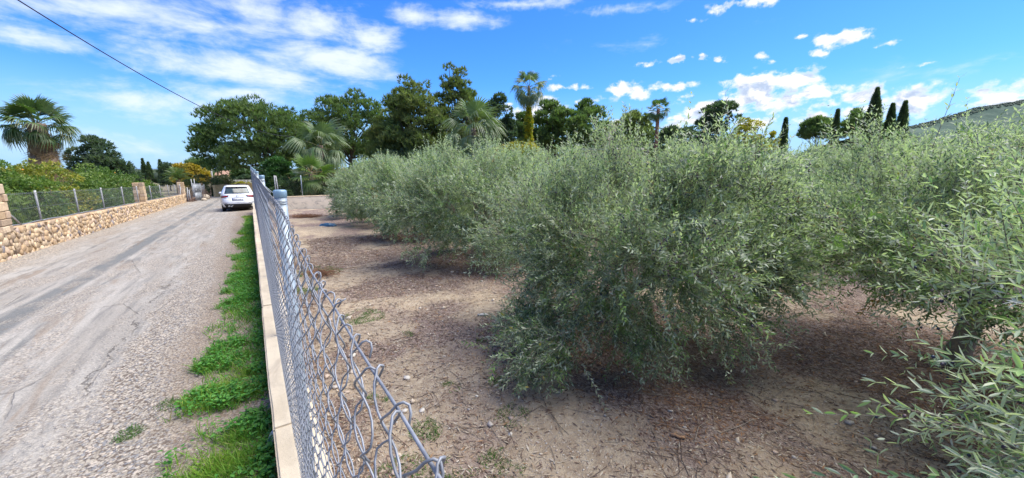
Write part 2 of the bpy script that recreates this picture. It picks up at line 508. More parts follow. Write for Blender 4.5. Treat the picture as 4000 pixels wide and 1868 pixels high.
def build_ground():
    m, k = newmat('far_ground')
    P = k.pos()
    c = k.mix(k.sstep(k.noise(P, 0.08, 5), 0.4, 0.6), (0.20, 0.17, 0.11), (0.09, 0.11, 0.05))
    c = k.mix(k.sstep(k.noise(P, 1.5, 5), 0.4, 0.7), c, (0.27, 0.22, 0.15))
    k.out(k.pbr(c, 0.95, 0.1))
    xs = np.concatenate([[-6000, -2000, -600, -200], np.arange(-80, 121, 5), [200, 600, 2000, 6000]])
    ys = np.concatenate([[-6000, -2000, -600, -200, -60, -20], np.arange(-10, 121, 2.0), [200, 600, 2000, 6000]])
    V, F = grid(xs, ys, lambda X, Y: ground_z(Y) - 0.12)
    mk('ground', V, F, m, smooth=True)['kind'] = 'structure'
    # orchard floor, fine near the camera
    xs = np.concatenate([np.arange(0.205, 6, 0.045), np.arange(6, 12, 0.15), np.arange(12, 41, 0.6)])
    ys = np.concatenate([np.arange(-4, 0, 0.15), np.arange(0, 7, 0.045), np.arange(7, 14, 0.1), np.arange(14, 27.01, 0.25)])
    V, F = grid(xs, ys, field_z)
    o = mk('orchard_ground', V, F, M['soil'], smooth=True)
    a = o.data.attributes.new('litter', 'FLOAT', 'POINT')
    a.data.foreach_set('value', litter_mask(V[:, 0], V[:, 1]).astype(np.float32))
    tag(o, 'pale stony orchard soil strewn with brown leaf litter', None, None, 'structure')
    # road
    m, k = newmat('worn_road')
    P = k.pos()
    sp = k.n('ShaderNodeSeparateXYZ'); k.put(sp.inputs[0], P)
    wob = k.math('MULTIPLY', k.math('SUBTRACT', k.noise(k.vmul(P, (0.3, 0.35, 1)), 1.0, 4, 0.6), 0.5), 0.9)
    X = k.math('ADD', sp.outputs[0], wob)
    streak = k.vmul(P, (1.0, 0.11, 1.0))
    s1 = k.noise(streak, 2.2, 6, 0.62, 0.4)
    s2 = k.noise(streak, 9, 5, 0.65, 0.2)
    fine = k.math('MULTIPLY_ADD', k.noise(P, 48, 5, 0.75), 1.5, -0.25)
    asp = k.mix(k.sstep(s1, 0.36, 0.64), (0.335, 0.315, 0.28), (0.42, 0.40, 0.36))
    asp = k.mix(k.math('MULTIPLY', k.sstep(s2, 0.5, 0.68), 0.6), asp, (0.19, 0.19, 0.185))
    def band(c, w, soft):
        d = k.math('ABSOLUTE', k.math('SUBTRACT', sp.outputs[0], k.math('ADD', c, k.math('MULTIPLY', wob, 0.22))))
        return k.sstep(d, w + soft, w)
    asp = k.mix(k.math('MULTIPLY', band(-2.95, 0.12, 0.12), 0.85), asp, (0.155, 0.165, 0.165))
    for bc, bw, ba in ((-3.75, .05, .5), (-4.1, .03, .5), (-3.35, .04, .4), (-2.62, .03, .5), (-1.95, .05, .35), (-1.7, .02, .4)):
        asp = k.mix(k.math('MULTIPLY', band(bc, bw, .07), k.math('MULTIPLY', k.sstep(s2, 0.38, 0.58), ba)), asp, (0.17, 0.165, 0.155))
    asp = k.mix(k.math('MULTIPLY', band(-2.45, 0.04, 0.08), k.math('MULTIPLY', k.sstep(s2, 0.35, 0.6), 0.7)), asp, (0.18, 0.185, 0.18))
    # brown dirt caught in ruts
    dirt = k.math('MULTIPLY', k.sstep(k.noise(k.vmul(P, (1.0, 0.16, 1)), 2.6, 5, 0.6, 0.6), 0.57, 0.66), k.sstep(sp.outputs[0], -0.9, -1.4))
    asp = k.mix(k.math('MULTIPLY', dirt, 0.5), asp, (0.235, 0.165, 0.105))
    # cracks along the ruts
    ck = k.voro(k.math('ADD', 0, 0) if False else k.vmul(P, (0.9, 0.32, 1)), 1.3, 'DISTANCE_TO_EDGE')
    ckm = k.math('MULTIPLY', k.sstep(k.math('ADD', ck, k.math('MULTIPLY', k.math('SUBTRACT', k.noise(P, 6, 4), 0.5), 0.06)), 0.014, 0.003), k.sstep(k.noise(P, 0.7, 3), 0.47, 0.6))
    asp = k.mix(k.math('MULTIPLY', ckm, 0.35), asp, (0.09, 0.075, 0.06))
    # gravel
    v = k.n('ShaderNodeTexVoronoi'); k.put(v.inputs['Vector'], P); v.inputs['Scale'].default_value = 46
    sc = k.n('ShaderNodeSeparateColor'); k.put(sc.inputs[0], v.outputs['Color'])
    grav = k.mix(sc.outputs[0], (0.31, 0.28, 0.23), (0.57, 0.515, 0.43))
    grav = k.mix(k.sstep(sc.outputs[1], 0.75, 0.8), grav, (0.28, 0.28, 0.28))
    grav = k.mix(k.sstep(v.outputs['Distance'], 0.45, 0.75), grav, (0.17, 0.14, 0.115))
    gedge = k.math('ADD', k.math('ADD', sp.outputs[0], k.math('MULTIPLY', wob, 0.9)), k.math('MULTIPLY', k.math('SUBTRACT', k.noise(P, 3.5, 5, 0.7), 0.5), 0.55))
    loose = k.math('MULTIPLY', k.sstep(k.noise(k.vmul(P, (1, 0.3, 1)), 1.9, 5, 0.65), 0.42, 0.60), 0.7)
    gm = k.math('MAXIMUM', k.sstep(gedge, -1.45, -1.25), k.math('MAXIMUM', k.sstep(gedge, -4.4, -4.75), loose))
    gm = k.math('MULTIPLY', gm, k.sstep(k.math('ADD', gm, k.math('MULTIPLY', fine, 0.9)), 0.45, 0.7))
    edge_line = k.math('MULTIPLY', k.sstep(k.math('ABSOLUTE', k.math('ADD', gedge, 1.48)), 0.025, 0.0), k.sstep(k.noise(P, 1.3, 3), 0.46, 0.56))
    base = k.mix(gm, asp, grav)
    base = k.mix(k.math('MULTIPLY', edge_line, 0.75), base, (0.08, 0.07, 0.06))
    base = k.mix(k.math('MULTIPLY', k.sstep(gedge, -1.0, -0.65), 0.55), base, (0.25, 0.19, 0.135))
    base = k.mix(0.6, base, k.mix(fine, (0.0, 0.0, 0.0), (0.68, 0.64, 0.6)), 'OVERLAY')
    h = k.math('ADD', k.math('MULTIPLY', fine, 0.5), k.math('MULTIPLY', k.math('SUBTRACT', 1.0, v.outputs['Distance']), k.math('MULTIPLY', gm, 0.6)))
    h = k.math('SUBTRACT', h, k.math('MULTIPLY', k.math('MAXIMUM', ckm, edge_line), 1.2))
    k.out(k.pbr(base, 0.92, 0.15, 0, k.bump(h, 0.6, 0.015)))
    xs = np.arange(-5.32, -0.03, 0.1); xs[-1] = -0.045
    ys = np.concatenate([np.arange(-6, 20, 0.12), np.arange(20, 64, 0.5)])
    def rz(X, Y):
        side = np.clip((X + 1.3) / 1.2, 0, 1)
        return ground_z(Y) + (vnoise(X, Y * .25, 0.9, 31) - 0.5) * 0.03 + (vnoise(X, Y, 0.3, 33) - 0.5) * 0.012 + side * 0.03 + np.exp(-((X + 5.1) / 0.25) ** 2) * 0.05
    V, F = grid(xs, ys, rz)
    tag(mk('road', V, F, m, smooth=True), 'worn grey country road with gravel verges and wheel ruts', None, None, 'structure')
    # road going on to the right beyond the parked car
    xs = np.arange(-7.0, 8, 0.5); ys = np.arange(63.6, 78, 0.5)
    V, F = grid(xs, ys, lambda X, Y: ground_z(Y) - 0.004)
    mk('road', V, F, m, smooth=True)['kind'] = 'structure'
    # distant sea strip and its island on the left horizon
    m = m_plain('sea_water', (0.10, 0.16, 0.22), 0.3, 0.5, 0, 0.1, 0.01)
    V, F = grid(np.array([-4000, 600.0]), np.array([1500, 5900.0]), lambda X, Y: X * 0 - 1.6)
    mk('sea', V, F, m)['kind'] = 'structure'
build_ground()

def hill(name, label, px_tops, t, depth, mat, zb=-4, rough=1.0, seed=1):
    """ridge following a skyline at optical depth t"""
    pts = []
    n = 160
    pxs = np.linspace(px_tops[0][0], px_tops[-1][0], n)
    pys = np.interp(pxs, [p[0] for p in px_tops], [p[1] for p in px_tops])
    top = np.array([at(a, b, t)[:] for a, b in zip(pxs, pys)])
    fwd = np.array([SH, CH, 0])
    V = []
    prof = [(-1.0, 0.0), (-.82, .1), (-.62, .3), (-.42, .55), (-.2, .82), (0, 1.0), (.3, .8), (.7, .3), (1.0, 0)]
    NR = 40
    o = np.linspace(-1, 1, NR); f = np.interp(o, [p[0] for p in prof], [p[1] for p in prof])
    for oi, fi in zip(o, f):
        q = top + fwd * oi * depth
        hgt = (top[:, 2] - zb)
        q[:, 2] = zb + hgt * fi + (vnoise(q[:, 0], q[:, 1], t * .06, seed, 4) - 0.5) * t * .02 * rough * (0.15 + 4 * fi * (1 - fi)) + (vnoise(q[:, 0], q[:, 1], t * .006, seed + 1, 2) - .5) * t * .004 * rough
        V.append(q)
    V = np.concatenate(V)
    i = np.arange(NR - 1)[:, None] * n + np.arange(n - 1)[None]
    F = np.stack([i, i + 1, i + n + 1, i + n], -1).reshape(-1, 4)
    o = mk(name, V, F, mat, smooth=True)
    tag(o, label, None, None, 'structure')
    return V, n

def m_hill(name, a, b, c, sc):
    m, k = newmat(name)
    P = k.pos()
    base = k.mix(k.sstep(k.noise(P, sc, 6, 0.7), 0.38, 0.62), a, b)
    base = k.mix(k.sstep(k.noise(P, sc * 4, 5, 0.7), 0.58, 0.7), base, c)
    base = k.mix(0.5, base, k.mix(k.noise(P, sc * 16, 4, 0.7), (0.2, 0.2, 0.2), (0.8, 0.8, 0.8)), 'OVERLAY')
    k.out(k.pbr(base, 1.0, 0.05, 0, k.bump(k.noise(P, sc * 5, 5, 0.7), 0.5, 1.0)))
    return m
HV, Hn = hill('hill', 'wooded blue green hill rising at the right edge', [(3330, 540), (3440, 515), (3560, 492), (3660, 470), (3740, 445), (3820, 418), (3900, 405), (3980, 392), (4060, 376), (4200, 350), (4500, 330)],
     620, 260, m_hill('hill_scrub', (0.070, 0.105, 0.080), (0.10, 0.138, 0.102), (0.14, 0.155, 0.125), 0.02))
hill('hill', 'bare rocky hill showing between the pines', [(2290, 560), (2330, 500), (2352, 484), (2375, 478), (2410, 486), (2440, 492), (2500, 520), (2560, 560)],
     420, 90, m_hill('hill_rock', (0.17, 0.15, 0.12), (0.24, 0.21, 0.17), (0.08, 0.10, 0.06), 0.08), seed=5)

# ------------------------------------------------------------------ left rubble wall with pillars
WX = -5.12           # face towards the road
STONE_COLS = np.array([(0.49, 0.345, 0.205), (0.53, 0.395, 0.25), (0.43, 0.30, 0.18), (0.56, 0.43, 0.29), (0.40, 0.295, 0.20), (0.50, 0.365, 0.25), (0.25, 0.22, 0.215), (0.43, 0.33, 0.26)])

def clip(poly, a, b, c):
    """keep a*x+b*y<=c"""
    out = []
    for i in range(len(poly)):
        p, q = poly[i], poly[(i + 1) % len(poly)]
        dp = a * p[0] + b * p[1] - c; dq = a * q[0] + b * q[1] - c
        if dp <= 0: out.append(p)
        if (dp < 0) != (dq < 0) and dp != dq:
            t = dp / (dp - dq); out.append((p[0] + (q[0] - p[0]) * t, p[1] + (q[1] - p[1]) * t))
    return out

def cells(L, H, cw, ch, r):
    nx = int(L / cw); nz = int(round(H / ch))
    S = {}
    for i in range(-1, nx + 1):
        for j in range(-1, nz + 1):
            S[i, j] = ((i + .5 + (0.5 if j % 2 else 0) + r.uniform(-.34, .34)) * L / nx, (j + .5 + r.uniform(-.36, .36)) * H / nz)
    res = []
    for i in range(nx):
        for j in range(nz):
            x, z = S[i, j]
            poly = [(max(0, x - .4), max(0, z - .4)), (min(L, x + .4), max(0, z - .4)), (min(L, x + .4), min(H, z + .4)), (max(0, x - .4), min(H, z + .4))]
            for di in (-2, -1, 0, 1, 2):
                for dj in (-2, -1, 0, 1, 2):
                    if (di, dj) != (0, 0) and (i + di, j + dj) in S:
                        a, b = S[i + di, j + dj]
                        poly = clip(poly, a - x, b - z, ((a * a + b * b) - (x * x + z * z)) / 2)
                        if len(poly) < 3: break
                if len(poly) < 3: break
            if len(poly) >= 3: res.append(np.array(poly))
    return res

def stone_block(poly, d, bev, r):
    """polygon in (s,z) -> chunky stone: V with columns (s, out, z)"""
    c = poly.mean(0); n = len(poly)
    p0 = c + (poly - c) * 0.984 + r.normal(size=(n, 2)) * .003
    p1 = c + (p0 - c) * 0.955
    p2 = c + (p0 - c) * 0.88
    tilt = r.normal(size=2) * 0.17
    def lay(p, y): return np.column_stack([p[:, 0], y + (p - c) @ tilt * (y > 0), p[:, 1]])
    V = np.concatenate([lay(p0, -.03), lay(p0, d - bev), lay(p1, d - bev * .35), lay(p2, d + r.uniform(0, .008))])
    j = np.arange(n); j2 = (j + 1) % n
    F = [np.concatenate([np.stack([k * n + j, k * n + j2, (k + 1) * n + j2, (k + 1) * n + j], -1) for k in range(3)]), (3 * n + j)[None]]
    return V, F

def stone_wall():
    r = np.random.default_rng(11)
    y0, y1 = 5.0, 46.5
    root = thing('stone_wall', (WX - .2, y0, gz(y0)), 'low wall of tan rubble stone along the far side of the road', 'wall')
    inv = Matrix.Translation((-(WX - .2), -y0, -gz(y0)))
    off = np.array([WX - .2, y0, gz(y0)])
    # core
    ys = np.arange(y0, y1 + .01, .5)
    ring = []
    for yy in ys:
        z = gz(yy)
        ring += [(WX, yy, z - .3), (WX, yy, z + .755), (WX - .02, yy, z + .765), (WX - .38, yy, z + .765), (WX - .4, yy, z + .75), (WX - .4, yy, z - .3)]
    n = len(ys); i = np.arange(n - 1)[:, None] * 6; j = np.arange(6); j2 = (j + 1) % 6
    F = [np.stack([i + j, i + 6 + j, i + 6 + j2, i + j2], -1).reshape(-1, 4), np.array([[0, 1, 2, 3, 4, 5]]), np.array([[5, 4, 3, 2, 1, 0]]) + (n - 1) * 6]
    mk('wall_core', np.array(ring) - off, F, M['mortar'], parent=root)
    L = y1 - 12.0
    cs = cells(L, .80, .165, .138, r)
    # nearest first: the ones the photo shows largest are single parts
    cs.sort(key=lambda p: p[:, 0].mean())
    mass = Acc(); cnt = 0
    for p in cs:
        V, Fs = stone_block(p, r.uniform(.008, .045), .016, r)
        yy = 12.0 + V[:, 0]
        W = np.column_stack([WX + V[:, 1], yy, ground_z(yy) + V[:, 2] - .02])
        c = STONE_COLS[r.choice(8, p=[.2, .2, .12, .16, .08, .1, .05, .09])] * r.uniform(.75, 1.18)
        if cnt < 300:
            c0 = W.mean(0)
            o = mk('stone', W - c0, Fs, M['stone'], np.broadcast_to(c, W.shape), root)
            o.location = c0 - off
            cnt += 1
        else:
            mass.add(W - off, Fs, c)
    # end face and capping stones
    o = mass.build('stone_mass', M['stone'], root); o['kind'] = 'stuff'
    cap = Acc()
    yy = 12.0
    while yy < y1 - .2:
        l = r.uniform(.2, .5); z = gz(yy + l / 2)
        d = r.uniform(0.0, .02)
        cap.box(WX - .16 - r.uniform(0, .12), WX + d, yy, min(y1, yy + l - .012), z + .75, z + .775 + r.uniform(0, .012), STONE_COLS[r.integers(0, 6)] * r.uniform(.85, 1.05))
        yy += l
    cap.V = [v - off for v in cap.V]
    o = cap.build('coping', M['stone'], root); o['kind'] = 'stuff'
    for py in (14.75, 30.2, 46.3):
        zb = gz(py)
        pl = ob('pillar', None, root, loc=Vector((WX - .18, py, zb)) - Vector(off))
        zc = .70
        course = 0
        core = Acc(); core.box(-.20, .20, -.20, .20, 0, 1.86)
        core.build('core', M['mortar'], pl, col=False)
        while zc < 1.86:
            h = min(r.uniform(.16, .24), 1.89 - zc)
            if 1.89 - zc - h < .1: h = 1.89 - zc
            sp = [-.235, r.uniform(-.06, .08), .235] if course % 2 == 0 else [-.235, .235]
            for q in range(len(sp) - 1):
                for sx0, sx1 in ((-.235, r.uniform(-.03, .05)), (None, .235)):
                    if sx0 is None: sx0 = last + .012
                    last = sx1
                    bm = bmesh.new()
                    j = r.normal(size=4) * .012
                    bmesh.ops.create_cube(bm, size=1)
                    for v in bm.verts:
                        v.co = Vector(((sx0 + j[0] * .3 if v.co.x < 0 else sx1 + j[1]), (sp[q] + .005 + j[2] * .4 if v.co.y < 0 else sp[q + 1] - .005 + j[3] * .4), zc if v.co.z < 0 else zc + h - .012))
                    bmesh.ops.bevel(bm, geom=bm.edges[:], offset=.016, segments=1, affect='EDGES')
                    me = bpy.data.meshes.new('block'); bm.to_mesh(me); bm.free()
                    a = me.attributes.new('Col', 'FLOAT_COLOR', 'POINT')
                    c = STONE_COLS[r.integers(0, 6)] * r.uniform(.9, 1.15)
                    a.data.foreach_set('color', np.tile(np.append(c, 1), len(me.vertices)).astype(np.float32))
                    me.materials.append(M['stone'])
                    ob('block', me, pl)
            zc += h; course += 1
stone_wall()

def chain_wire_pts(h, amp, step, depth, flip, sub=5):
    """one picket: a flattened helix, front on one diagonal and back on the next"""
    n = int(h / step)
    th = np.arange(n * sub + 1) / sub * PI
    z = th / (n * PI) * h
    tri = np.arcsin(np.cos(th) * .93) / math.asin(.93)
    return np.column_stack([depth * np.sin(th), amp * tri * (1 if flip else -1), z])

def mesh_panel(name, p0, p1, z0a, z0b, h, parent, cell=.05, wr=.0016, off=(0, 0, 0), slope=None, mat=None):
    """joined chain link of a far panel, z0a..z0b bottom heights"""
    p0 = np.array(p0, float); p1 = np.array(p1, float)
    Ld = np.linalg.norm(p1 - p0); n = int(Ld / cell)
    d = (p1 - p0) / Ld
    acc = Acc()
    nz = int(h / cell)
    for i in range(n):
        s = (i + .5) / n
        base = p0 + d * s * Ld; zb = z0a + (z0b - z0a) * s
        k = np.arange(nz + 1)
        sg = np.where((k % 2) == (i % 2), 1.0, -1.0)
        P = np.column_stack([base[0] + d[0] * sg * cell * .5, base[1] + d[1] * sg * cell * .5, zb + k * h / nz])
        V, F = tube(P, wr, 3, cap=False)
        acc.add(V - np.array(off), F)
    o = acc.build(name, mat or M['wire'], parent, col=False)
    o['kind'] = 'stuff'
    return o

def left_fence():
    x = WX - .2
    off = np.array([x, 15.0, gz(15)])
    root = thing('wire_fence', off, 'grey wire mesh fence on thin posts along the top of the tan stone wall', 'fence')
    ys = [17.4, 20.5, 23.5, 26.7, 29.75, 33.2, 36.4, 39.6, 42.8, 45.8]
    for yy in ys:
        z = gz(yy)
        V, F = tube([(x, yy, z + .72), (x, yy, z + 1.2), (x, yy, z + 1.69)], .026, 8)
        mk('post', V - off, F, M['concrete_post'], parent=root, smooth=False)
    edges = [15.0] + ys[:5] + [30.45] + ys[5:] + [46.1]
    for a, b in zip(edges[:-1], edges[1:]):
        if b - a < .8 and a > 29: continue
        mesh_panel('wire_mesh', (x + .03, a), (x + .03, b), gz(a) + .79, gz(b) + .79, .86, root, .055 if a < 24 else .075, .0021, off)
        for h, rr in ((1.63, .003), (1.22, .003), (.80, .018)):
            t = np.linspace(0, 1, 9)
            P = np.column_stack([np.full(9, x + .032), a + (b - a) * t, ground_z(a + (b - a) * t) + h - (.02 * np.sin(t * PI) if h > 1 else 0) + (.012 * np.sin(t * 9) if h < 1 else 0)])
            V, F = tube(P, rr, 5)
            mk('line_wire' if h > 1 else 'bottom_roll', V - off, F, M['wire'], parent=root, smooth=True)
    for yy, s in ((15.05, 1), (30.5, 1), (46.0, -1)):
        z = gz(yy)
        V, F = tube([(x + .04, yy, z + 1.45), (x + .04, yy + s * 1.0, gz(yy + s) + .78)], .022, 8)
        mk('brace', V - off, F, M['concrete_post'], parent=root)
left_fence()

# ------------------------------------------------------------------ right: low rendered wall with chain link fence
def render_mat():
    m, k = newmat('wall_render')
    P = k.pos()
    base = k.mix(k.sstep(k.noise(P, 3, 6, 0.65), 0.35, 0.65), (0.48, 0.40, 0.285), (0.57, 0.485, 0.355))
    base = k.mix(k.math('MULTIPLY', k.sstep(k.noise(P, 90, 3, 0.7), 0.60, 0.72), 0.55), base, (0.20, 0.155, 0.12))
    base = k.mix(k.math('MULTIPLY', k.sstep(k.noise(P, 1.3, 5, 0.7, 1.0), 0.52, 0.70), 0.5), base, (0.30, 0.245, 0.19))
    k.out(k.pbr(base, 0.92, 0.12, 0, k.bump(k.noise(P, 120, 5, 0.7), 0.45, 0.006)))
    return m
M['render'] = render_mat()

def bevel_box(name, x0, x1, y0, y1, z0, z1, mat, parent=None, off=(0, 0, 0), bev=.012, cuts=0, jit=0.0):
    bm = bmesh.new()
    bmesh.ops.create_cube(bm, size=1)
    for v in bm.verts:
        v.co = Vector((x0 if v.co.x < 0 else x1, y0 if v.co.y < 0 else y1, z0 if v.co.z < 0 else z1)) - Vector(off)
    if cuts:
        ax = 1 if (y1 - y0) > (x1 - x0) else 0
        es = [e for e in bm.edges if abs((e.verts[0].co - e.verts[1].co)[ax]) > .5]
        bmesh.ops.subdivide_edges(bm, edges=es, cuts=cuts)
    bmesh.ops.bevel(bm, geom=[e for e in bm.edges if e.calc_face_angle(0) > .5], offset=bev, segments=2, affect='EDGES')
    if jit:
        for v in bm.verts:
            v.co.x += (vnoise(np.array([v.co.y * 1.0]), np.array([v.co.z]), .5, 41)[0] - .5) * jit
            v.co.z += (vnoise(np.array([v.co.y * 1.0]), np.array([v.co.x]), .7, 43)[0] - .5) * jit * .6
    me = bpy.data.meshes.new(name); bm.to_mesh(me); bm.free()
    me.materials.append(mat)
    return ob(name, me, parent)

WALL_L, WALL_R = -0.04, 0.215
root = thing('low_wall', (.09, 0, -.2), 'low beige rendered wall under the chain link fence', 'wall')
for q, (ya, yb) in enumerate(((-5.0, -.6), (-.594, 2.7), (2.706, 5.4), (5.407, 8.2), (8.206, 11.6), (11.606, 15.2), (15.206, 19.0))):
    bevel_box('wall_section', WALL_L + .002 * (q % 2), WALL_R, ya, yb, -1.4, .20 - .003 * (q % 3), M['render'], root, (.09, 0, -.2), .012, 30, .016)
bevel_box('wall_section', WALL_L + .02, WALL_R + .01, 19.004, 27.1, -1.7, -.16, M['render'], root, (.09, 0, -.2), .012, 40, .012)

FX = .068            # mesh plane
POSTS = [1.78 + 2.56 * i for i in range(10)]
def ztop(y):
    y = np.asarray(y, float)
    far = 1.725 + .003 * np.clip(y, 0, 15)
    near = 1.672 + .008 * np.sin(y * 5.0)
    w = np.clip((y - .55) / 1.15, 0, 1)
    return near + (far - near) * w * w * (3 - 2 * w) - np.where(y > 1.78, .012 * np.abs(np.sin((y - 1.78) / 2.56 * PI)), 0)

def right_fence():
    off = np.array([.09, 0.0, .2])
    root = thing('chain_link_fence', off, 'long galvanised chain link fence with round posts in the foreground', 'fence')
    for i, y in enumerate(POSTS):
        zb = .19 if y < 19 else -.17
        zt = 1.752 + .0075 * y
        px = .093
        V, F = tube([(px, y, zb), (px, y, .9), (px, y, zt - .026)], .0215, 24)
        p = mk('post', V - off, F, M['post'], parent=root, smooth=True)
        prof = [(.0222, -.03), (.0240, -.026), (.0240, -.006), (.0222, -.0015), (.0165, .0008), (.0, .0015)]
        a = np.arange(24) * 2 * PI / 24
        CV = np.array([(px + r * math.cos(t), y + r * math.sin(t), zt + z) for r, z in prof[:-1] for t in a] + [(px, y, zt + .0015)])
        ii = np.arange(4)[:, None] * 24; j = np.arange(24); j2 = (j + 1) % 24
        CF = [np.stack([ii + j, ii + j2, ii + 24 + j2, ii + 24 + j], -1).reshape(-1, 4), np.stack([96 + j, 96 + j2, np.full(24, 120)], -1)]
        mk('cap', CV - off, CF, M['cap'], parent=p, smooth=True)
        if i < 4:       # tie wires wound round the post head
            for q, zz in enumerate((zt - .047, zt - .056, zt - .52, zt - 1.1)):
                t = np.linspace(0, 2 * PI * 1.1, 22)
                P = np.column_stack([px - .003 + .0245 * np.cos(t), y + .0245 * np.sin(t), zz + .004 * np.sin(t * 2) + t * .001])
                V, F = tube(P, .0016, 5)
                mk('tie', V - off, F, M['wire'], parent=p, smooth=True)
    # tension wires
    ys = np.concatenate([np.arange(-1.6, 1.79, .06), np.arange(1.84, POSTS[-1], .2)])
    for nm, f in (('tension_wire', lambda y: ztop(y) - .004), ('tension_wire', lambda y: np.full_like(y, .95) + .01 * np.sin(y * 2)), ('tension_wire', lambda y: np.full_like(y, .235))):
        P = np.column_stack([np.full(len(ys), FX + .005) + (vnoise(ys, ys * 0, .17, 4) - .5) * .007, ys, f(ys) + (vnoise(ys, ys * 0, .21, 6) - .5) * .008])
        V, F = tube(P, .0014, 6)
        mk(nm, V - off, F, M['wire'], parent=root, smooth=True)
    # pickets: zigzag wires woven into diamonds
    pitch = .033
    r = np.random.default_rng(3)
    y = -1.05; i = 0; cnt = 0
    zbot = .225
    shared = {}
    mass = Acc()
    while y < POSTS[-1]:
        flip = i % 2
        if y < 2.3:
            h = float(ztop(y)) - zbot
            P = chain_wire_pts(h, .0182, .036, .0056, flip, 5)
            zz = P[:, 2] / h
            # the free top of the near bay has been pulled about
            bend = np.clip((zz - .80) / .20, 0, 1) ** 2 * np.clip((1.5 - y) / 1.0, 0, 1)
            P[:, 0] += bend * (.003 + .005 * math.sin(i * 1.9)) + .004 * np.sin(zz * 5 + y * 3)
            P[:, 1] += bend * .010 * math.sin(i * 2.7) + .003 * np.sin(zz * 9 + i)
            P[:, 1] += y; P[:, 0] += FX; P[:, 2] += zbot
            # knuckled end: hook over the tension wire
            e = P[-1].copy()
            s = 1 if flip else -1
            hook = [(e[0] + .001, e[1] + s * .002, e[2] + .002), (e[0] + .004, e[1] + s * .004, e[2] + .0035), (e[0] + .0075, e[1] + s * .006, e[2] + .001), (e[0] + .0075, e[1] + s * .009, e[2] - .004),
                    (e[0] + .004, e[1] + s * .012, e[2] - .010 - .004 * r.random())]
            if i in (48,):   # a few ends have sprung free
                hook = [(e[0] + .002, e[1] + s * .004, e[2] + .006), (e[0] + .007, e[1] + s * .007, e[2] + .009), (e[0] + .013, e[1] + s * .010, e[2] + .013)]
            P = np.vstack([P, hook])
            V, F = tube(P, .00112, 5)
            c0 = np.array([FX, y, zbot])
            o = mk('wire', V - c0, F, M['wire'], parent=root, smooth=True); o.location = c0 - off
            cnt += 1
        elif cnt < 300:
            key = flip
            if key not in shared:
                P = chain_wire_pts(1.50, .0182, .036, .0056, flip, 3)
                e = P[-1].copy(); s = 1 if flip else -1
                P = np.vstack([P, [(e[0] + .004, e[1] + s * .008, e[2] + .012), (e[0] + .012, e[1] + s * .010, e[2] + .004), (e[0] + .010, e[1] + s * .004, e[2] - .012)]])
                V, F = tube(P, .0016, 4)
                shared[key] = mesh_np('wire', V, F, M['wire'], smooth=True)
            zb = .225
            o = ob('wire', shared[key], root, Vector((FX, y, zb)) - Vector(off), scale=(1, 1, (float(ztop(y)) - zb) / 1.50))
            cnt += 1
        else:
            zb = .225 if y < 19 else -.13
            h = float(ztop(y)) - zb
            k = np.arange(int(h / .05) + 1); sg = np.where(k % 2 == flip, 1., -1.)
            P = np.column_stack([FX + .004 * sg, y + sg * .026, zb + k * h / k[-1]])
            V, F = tube(P, .0018, 3, cap=False); mass.add(V - off, F)
            y += .03
        y += pitch; i += 1
    o = mass.build('wire_mesh', M['wire'], root, col=False); o['kind'] = 'stuff'
right_fence()

# ------------------------------------------------------------------ cross wall of the neighbouring garden
GY = 27.2
def cross():
    zf = gz(GY) + .09
    m, k = newmat('stained_concrete')
    P = k.pos()
    base = k.mix(k.sstep(k.noise(P, 1.2, 6, 0.65), 0.35, 0.65), (0.60, 0.52, 0.41), (0.68, 0.59, 0.47))
    sp = k.n('ShaderNodeSeparateXYZ'); k.put(sp.inputs[0], P)
    stain = k.math('MULTIPLY', k.sstep(k.noise(k.vmul(P, (1.5, 1, 2.6)), 1.4, 6, 0.7, 0.6), 0.50, 0.66), 0.65)
    base = k.mix(stain, base, (0.21, 0.20, 0.19))
    k.out(k.pbr(base, 0.92, 0.1, 0, k.bump(k.noise(P, 40, 5, 0.7), 0.4, 0.01)))
    root = thing('garden_wall', (5, GY, zf), 'stained concrete wall crossing the far end of the orchard', 'wall')
    bevel_box('wall_body', .30, 24, GY, GY + .2, zf - .5, .10, m, root, (5, GY, zf), .01)
    m2 = m_plain('wall_coping', (0.68, 0.54, 0.36), .9, .1, 0, .15, 3, .3, 40)
    bevel_box('coping', .28, 24, GY - .015, GY + .215, .104, .145, m2, root, (5, GY, zf), .006)
    off = np.array([5, GY + .1, .145])
    fr = thing('garden_fence', off, 'dark wire mesh fence with thin posts on the stained concrete wall', 'fence')
    xs = [.45, 1.22, 2.62, 4.82, 7.0, 9.2, 11.4, 13.6, 15.8, 18, 20.2, 22.4]
    for i, x in enumerate(xs):
        V, F = tube([(x, GY + .1, .14), (x, GY + .1, 1.42)], .026, 8)
        mk('post', V - off, F, M['concrete_post'] if i == 1 else M['post'], parent=fr, smooth=True)
    V, F = tube([(1.36, GY + .14, .14), (1.30, GY + .14, 1.40)], .03, 8)
    mk('post', V - off, F, M['concrete_post'], parent=fr, smooth=True)
    V, F = tube([(.5, GY + .06, 1.0), (1.28, GY + .05, .15)], .022, 8)
    mk('brace', V - off, F, M['post'], parent=fr, smooth=True)
    md = m_plain('green_wire', (0.10, 0.12, 0.11), .5, .4, .3)
    for a, b in zip(xs[1:-1], xs[2:]):
        mesh_panel('wire_mesh', (a, GY + .07), (b, GY + .07), .15, .15, 1.2, fr, .065, .0022, off, mat=md)
cross()

